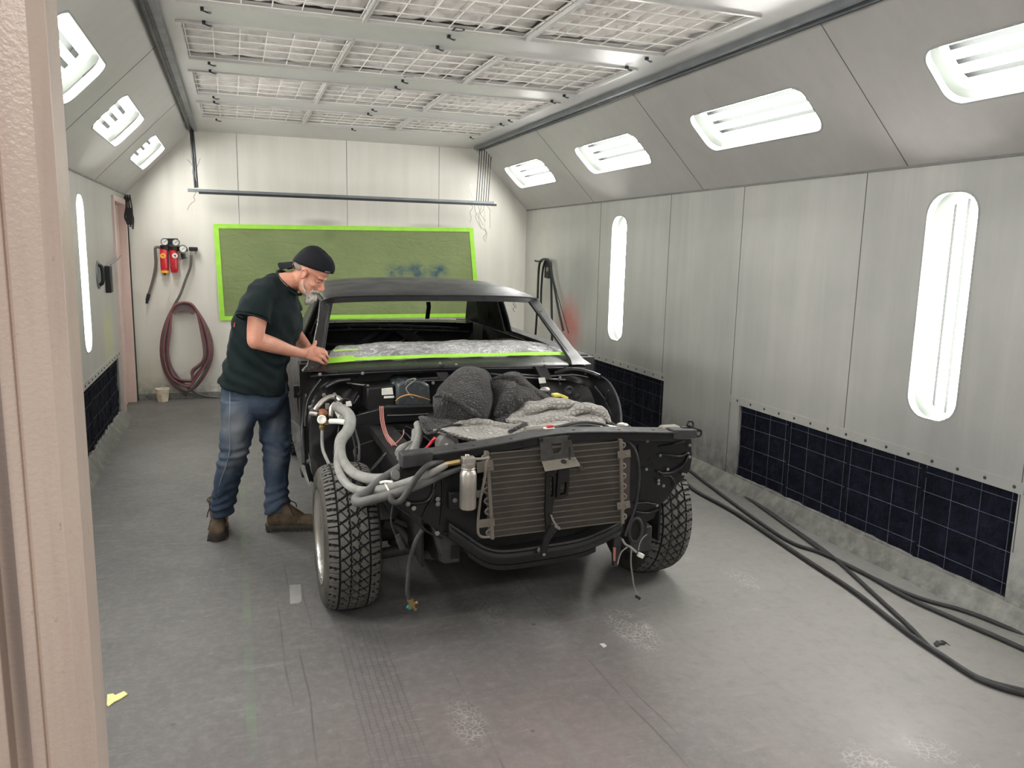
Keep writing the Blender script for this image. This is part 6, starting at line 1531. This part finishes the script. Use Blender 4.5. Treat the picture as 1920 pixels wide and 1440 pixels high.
# backward cap
def capline(b): return .040 + .36 * b
v = []; NA, NR_ = 40, 12
for j in range(NR_ + 1):
    t_ = j / NR_
    for i in range(NA):
        a = 2 * PI * i / NA; ca, sa = math.cos(a), math.sin(a)
        bl_ = .103 * sa - .006; cz = capline(bl_) - .004
        ph = t_ * PI / 2
        k = math.cos(ph) ** .62 if t_ < 1 else 0
        top = .134 - .004 * sa
        z = cz + (top - cz) * math.sin(ph)
        seam = 1 + .006 * math.cos(a * 6) * math.sin(ph * 2)
        p = H(.083 * ca * k * seam, (.106 * sa) * k * seam - .006 - .004 * t_, z); v.append(p)
g = MB(); f = []
for j in range(NR_):
    for i in range(NA): f.append((j * NA + i, j * NA + (i + 1) % NA, (j + 1) * NA + (i + 1) % NA, (j + 1) * NA + i))
g.add(v, f); cap = part(g, 'cap', M['cap'], fn=lambda p, n: .002 * nz(p, 30))
sol = cap.modifiers.new('s', 'SOLIDIFY'); sol.thickness = .003; sol.offset = 1
g = MB(); rows = []
for k in range(5):
    t_ = k / 4; rows.append([H(x * (.062 - .012 * t_), -.092 - .076 * t_ * math.sqrt(max(0, 1 - (x * .9) ** 2)) + .03 * abs(x) * (1 - t_), .006 - .075 * t_ - .012 * x * x) for x in (-1, -.6, -.2, .2, .6, 1)])
g.patch(rows, 3, 3, th=.003); g.build('cap_brim', M['cap'], cap)
g = MB(); g.ell(H(0, -.006, .136), (.006, .006, .004), HM, 10, 6); g.build('cap_button', M['cap'], cap)
g = MB()
for i in range(7): g.box(H(.034 + .0052 * i, .0945 - .0022 * i, .0775 - .001 * i), (.0035, .002, .006 + .002 * (i % 2)), HM)
g.build('stitched_lettering', mat('grey_thread', (120, 122, 126), .7), cap, smooth=False)
# necklace
g = MB(); c = at(541, 526, 4.475); e1 = (at(563, 545, 4.46) - c) * .92; e2 = V(-.016, -.072, -.016)
g.tube([c + e1 * math.cos(2 * PI * k / 28) + e2 * math.sin(2 * PI * k / 28) for k in range(28)], .0028, 6, closed=True); part(g, 'necklace', M['lace'])
# ---- T-shirt
g = MB()
def ering(c, hw, hd, tilt=0.0, n=28, yaw=.35, shape=2.4):
    """oval ring: hw along the image-right direction, hd in depth, tilted with the spine"""
    out = []
    for k in range(n):
        a = 2 * PI * k / n; ca, sa = math.cos(a), math.sin(a)
        e = (abs(ca) ** shape + abs(sa) ** shape) ** (-1 / shape)
        x = hw * ca * e; y = hd * sa * e
        out.append(c + V(x * math.cos(0), y, x * math.sin(-tilt)) + V(sa * hd * .25, 0, 0))
    return out
px = 1 / 346
rings = [((475, 728), 67, .200, .24), ((477, 706), 65, .198, .18), ((482, 680), 60, .190, .14), ((490, 652), 61, .188, .17), ((498, 625), 63, .19, .20), ((505, 600), 63, .195, .24), ((510, 575), 58, .20, .28), ((514, 555), 50, .19, .32), ((521, 540), 40, .15, .42), ((531, 532), 31, .105, .50), ((540, 531), 23, .078, .62)]
g.loft([ering(at(u, v, 4.49), hw * px * .93, hd, t_) for (u, v), hw, hd, t_ in rings])
g.tube([SHR + V(.03, .06, .02), SHR + V(0, -.004, 0), at(481, 575, 4.262), at(475, 596, 4.245)], [.085, .078, .082, .088], 20)
g.tube([SHL + V(-.02, -.06, .02), SHL + V(0, .004, 0), at(540, 578, 4.73), at(545, 590, 4.74)], [.085, .075, .078, .08], 20)
g.tube([SHR + V(0, .02, .012), at(514, 532, 4.48) + V(0, 0, -.02), SHL + V(0, -.02, .012)], [.062, .075, .062], 16)
def tee_fn(p, n):
    d = .016 * nz(V(p.x * .9 + p.z * .5, p.y, p.z * .9), 6.5, 3) + .010 * nz(V(p.x + p.z * .8, p.y, p.z * .4), 15, 7)
    fl = max(0, 1 - abs(p.z - .98) / .25); return d - .003 + fl * .006 * math.sin(p.x * 60 + p.z * 70 + 5 * nz(p, 5))
tee = part(g, 't_shirt', M['tee'], remesh=.009, sm_it=6, fn=tee_fn)
# open the neck and the right sleeve end: rims showing fabric edges
g = MB(); c = at(475, 597, 4.243); ax_ = (at(475, 597, 4.243) - at(482, 572, 4.265)).normalized(); a_, b_ = basis(ax_)
g.tube([c + a_ * math.cos(2 * PI * k / 28) * .083 + b_ * math.sin(2 * PI * k / 28) * .083 + ax_ * .004 for k in range(28)], .0045, 8, closed=True); g.build('sleeve_hem', M['tee'], tee)
g = MB(); c = at(543, 530, 4.48); e1 = at(566, 550, 4.46) - c; e2 = V(-.022, -.078, -.024)
g.tube([c + e1 * math.cos(2 * PI * k / 28) + e2 * math.sin(2 * PI * k / 28) for k in range(28)], .008, 8, closed=True); g.build('neck_band', M['tee'], tee)
def decal(target, poly, name, m, off=.0025):
    me = target.data; ofs = Vector((0, 0, 0)); p = target
    bv = BVHTree.FromPolygons([v_.co for v_ in me.vertices], [pl.vertices[:] for pl in me.polygons])
    P = []
    for u, v_ in poly:
        d = ray(u, v_).normalized(); h = bv.ray_cast(O, d)
        if h[0] is None: return None
        P.append(h[0] - d * off)
    g = MB(); g.prism(P, (P[1] - P[0]).cross(P[2] - P[0]).normalized() * .0006); return g.build(name, m, target, smooth=False)
decal(tee, [(560.5, 580), (562, 577.5), (568, 576), (571, 581.5)], 'chest_print', M['white']); decal(tee, [(565, 573), (567.5, 571.5), (568, 575), (564, 576)], 'chest_print', M['white'])
decal(tee, [(458, 547), (460, 544), (461, 549), (459, 551)], 'back_print', mat('grey_print', (150, 152, 152), .7)); decal(tee, [(437, 612), (439, 605), (441, 604), (440, 614)], 'back_print', mat('red_print', (140, 50, 46), .7))
# ---- jeans
g = MB()
def lring(u, v, y, hwpx, hd): return ering(at(u, v, y), hwpx * px * 1.0, hd, 0, shape=2.1)
g.loft([lring(447, 745, 4.42, 31, .115), lring(449, 775, 4.42, 31, .11), lring(447, 800, 4.42, 29.5, .10), lring(438, 850, 4.45, 26, .085), lring(431, 880, 4.49, 24.5, .08), lring(427, 900, 4.52, 24, .078), lring(420, 925, 4.56, 23, .078), lring(419, 942, 4.59, 22, .078), lring(418, 963, 4.62, 19.5, .072)])
g.loft([lring(509, 745, 4.60, 31, .105), lring(512, 775, 4.60, 31, .105), lring(515, 800, 4.59, 29, .10), lring(519, 850, 4.58, 26, .088), lring(518, 880, 4.58, 23.5, .08), lring(518, 900, 4.58, 22, .078), lring(519, 930, 4.58, 22.5, .078), lring(520, 948, 4.58, 24, .08), lring(519, 958, 4.58, 23, .078)])
g.loft([ering(at(478, v, 4.50), hw * px, hd, .04) for v, hw, hd in ((712, 55, .15), (735, 58, .16), (752, 57, .155), (768, 50, .125), (782, 38, .07))])
def jean_fn(p, n):
    low = max(0, min(1, (.45 - p.z) / .4)); kn = math.exp(-((p.z - .50) / .07) ** 2)
    w_ = math.sin(p.z * 95 + 7 * nz(p, 6)) * (.0085 * low + .006 * kn) + .009 * nz(V(p.x, p.y, p.z * 1.5), 9, 4) + .004 * nz(p, 25)
    return w_
jn = part(g, 'jeans', M['jeans'], remesh=.008, sm_it=4, fn=jean_fn)
for pl in ([(429, 722), (430.5, 722), (431, 760), (430, 800), (431, 840), (425, 870), (414, 900), (406, 935)],):
    bvh = BVHTree.FromPolygons([v_.co for v_ in jn.data.vertices], [q.vertices[:] for q in jn.data.polygons]); g = MB(); P = []
    for u, v_ in pl:
        d = ray(u, v_).normalized(); h = bvh.ray_cast(O, d)
        if h[0]: P.append(h[0] - d * .0015)
    if len(P) > 3: g.tube(P, .0028, 5, 6); g.build('side_seam', mat('pale_stitch', (120, 134, 150), .9), jn)
decal(jn, [(538, 855), (541, 851), (547, 852), (546, 858), (540, 860)], 'torn_hole', M['lace'])
decal(jn, [(437, 727), (441, 727), (441, 729), (437, 729)], 'belt_loop', M['jeans'])
# ---- boots
def boot(heel, F, name):
    F = Vector(F).normalized(); Z = V(0, 0, 1); S = Z.cross(F)
    R3 = Matrix((F, S, Z)).transposed()
    Q = lambda x, y, z: heel + F * x + S * y + Z * z
    g = MB(); g.ell(Q(.052, 0, .065), (.052, .042, .055), R3); g.ell(Q(.13, 0, .060), (.09, .043, .045), R3); g.ell(Q(.215, 0, .050), (.070, .048, .040), R3); g.ell(Q(.25, .0, .045), (.045, .043, .032), R3)
    g.tube([Q(.062, 0, .06), Q(.062, 0, .11), Q(.055, 0, .175)], [.048, .050, .056], 18); g.tube([Q(.075, 0, .14), Q(.12, 0, .105), Q(.19, 0, .065)], [.048, .045, .036], 14)
    bt = part(g, name, M['boot'], remesh=.006, sm_it=3, fn=lambda p, n: .003 * nz(p, 22))
    outl = [(-.004, .0), (.0, .026), (.03, .040), (.10, .036), (.17, .044), (.23, .050), (.275, .040), (.298, .015), (.300, -.01), (.28, -.036), (.23, -.047), (.17, -.040), (.10, -.033), (.03, -.039), (.0, -.026)]
    C_ = catmull([V(x, y, 0) for x, y in outl], 3, True)
    g = MB(); rr = [[Q(p.x, p.y, z) for p in C_] for z in (.0, .012)] ; k2 = [[Q(p.x * 1.0 + .0, p.y * 1.05, z + (.012 if p.x > .24 else 0)) for p in C_] for z in (.014, .030)]
    g.loft([[Q(p.x, p.y * .97, 0.001) for p in C_], [Q(p.x, p.y, .010) for p in C_], [Q(p.x, p.y * 1.05, .013) for p in C_], [Q(p.x, p.y * 1.05, .028) for p in C_], [Q(p.x - .004, p.y * .96, .038) for p in C_]])
    so = g.build('boot_sole', M['sole'], bt)
    g = MB()
    for i in range(14):
        x = .01 + i * .020; wd = .041 if x < .15 else .048
        for s in (-1, 1): g.box(Q(x, s * wd, .007), (.010, .010, .013), R3)
    g.build('sole_lugs', M['sole'], so, smooth=False)
    g = MB()
    for i in range(5):
        x = .095 + i * .026; z = .150 - i * .021
        g.tube([Q(x - .004, -.036, z - .024), Q(x + .006, -.012, z), Q(x + .012, .018, z + .001), Q(x + .016, .036, z - .022)], .0032, 6, 4); g.tube([Q(x - .004, .036, z - .024), Q(x + .006, .012, z + .002), Q(x + .012, -.018, z + .001), Q(x + .016, -.036, z - .022)], .0032, 6, 4)
    g.tube([Q(.10, 0, .155), Q(.12, -.03, .165), Q(.145, -.05, .13), Q(.16, -.058, .10)], .003, 6, 5); g.tube([Q(.10, 0, .155), Q(.13, .02, .165), Q(.16, .045, .14), Q(.165, .05, .115)], .003, 6, 5)
    g.build('laces', M['lace'], bt)
    g = MB(); g.tube([Q(.062 + .056 * math.cos(2 * PI * k / 20), .056 * math.sin(2 * PI * k / 20), .172) for k in range(20)], .009, 8, closed=True); g.tube([Q(.03, -.044, .05), Q(.09, -.047, .055), Q(.15, -.047, .05), Q(.21, -.050, .045)], .003, 6, 4); g.build('collar', M['boot'], bt)
    return bt
h2 = atz(500, 993, 0); boot(V(h2.x, 4.58, 0), (1, -.16, 0), 'boot')
boot(V(at(413, 985, 4.76).x + .0, 4.755, 0), (-.04, -1, 0), 'boot')
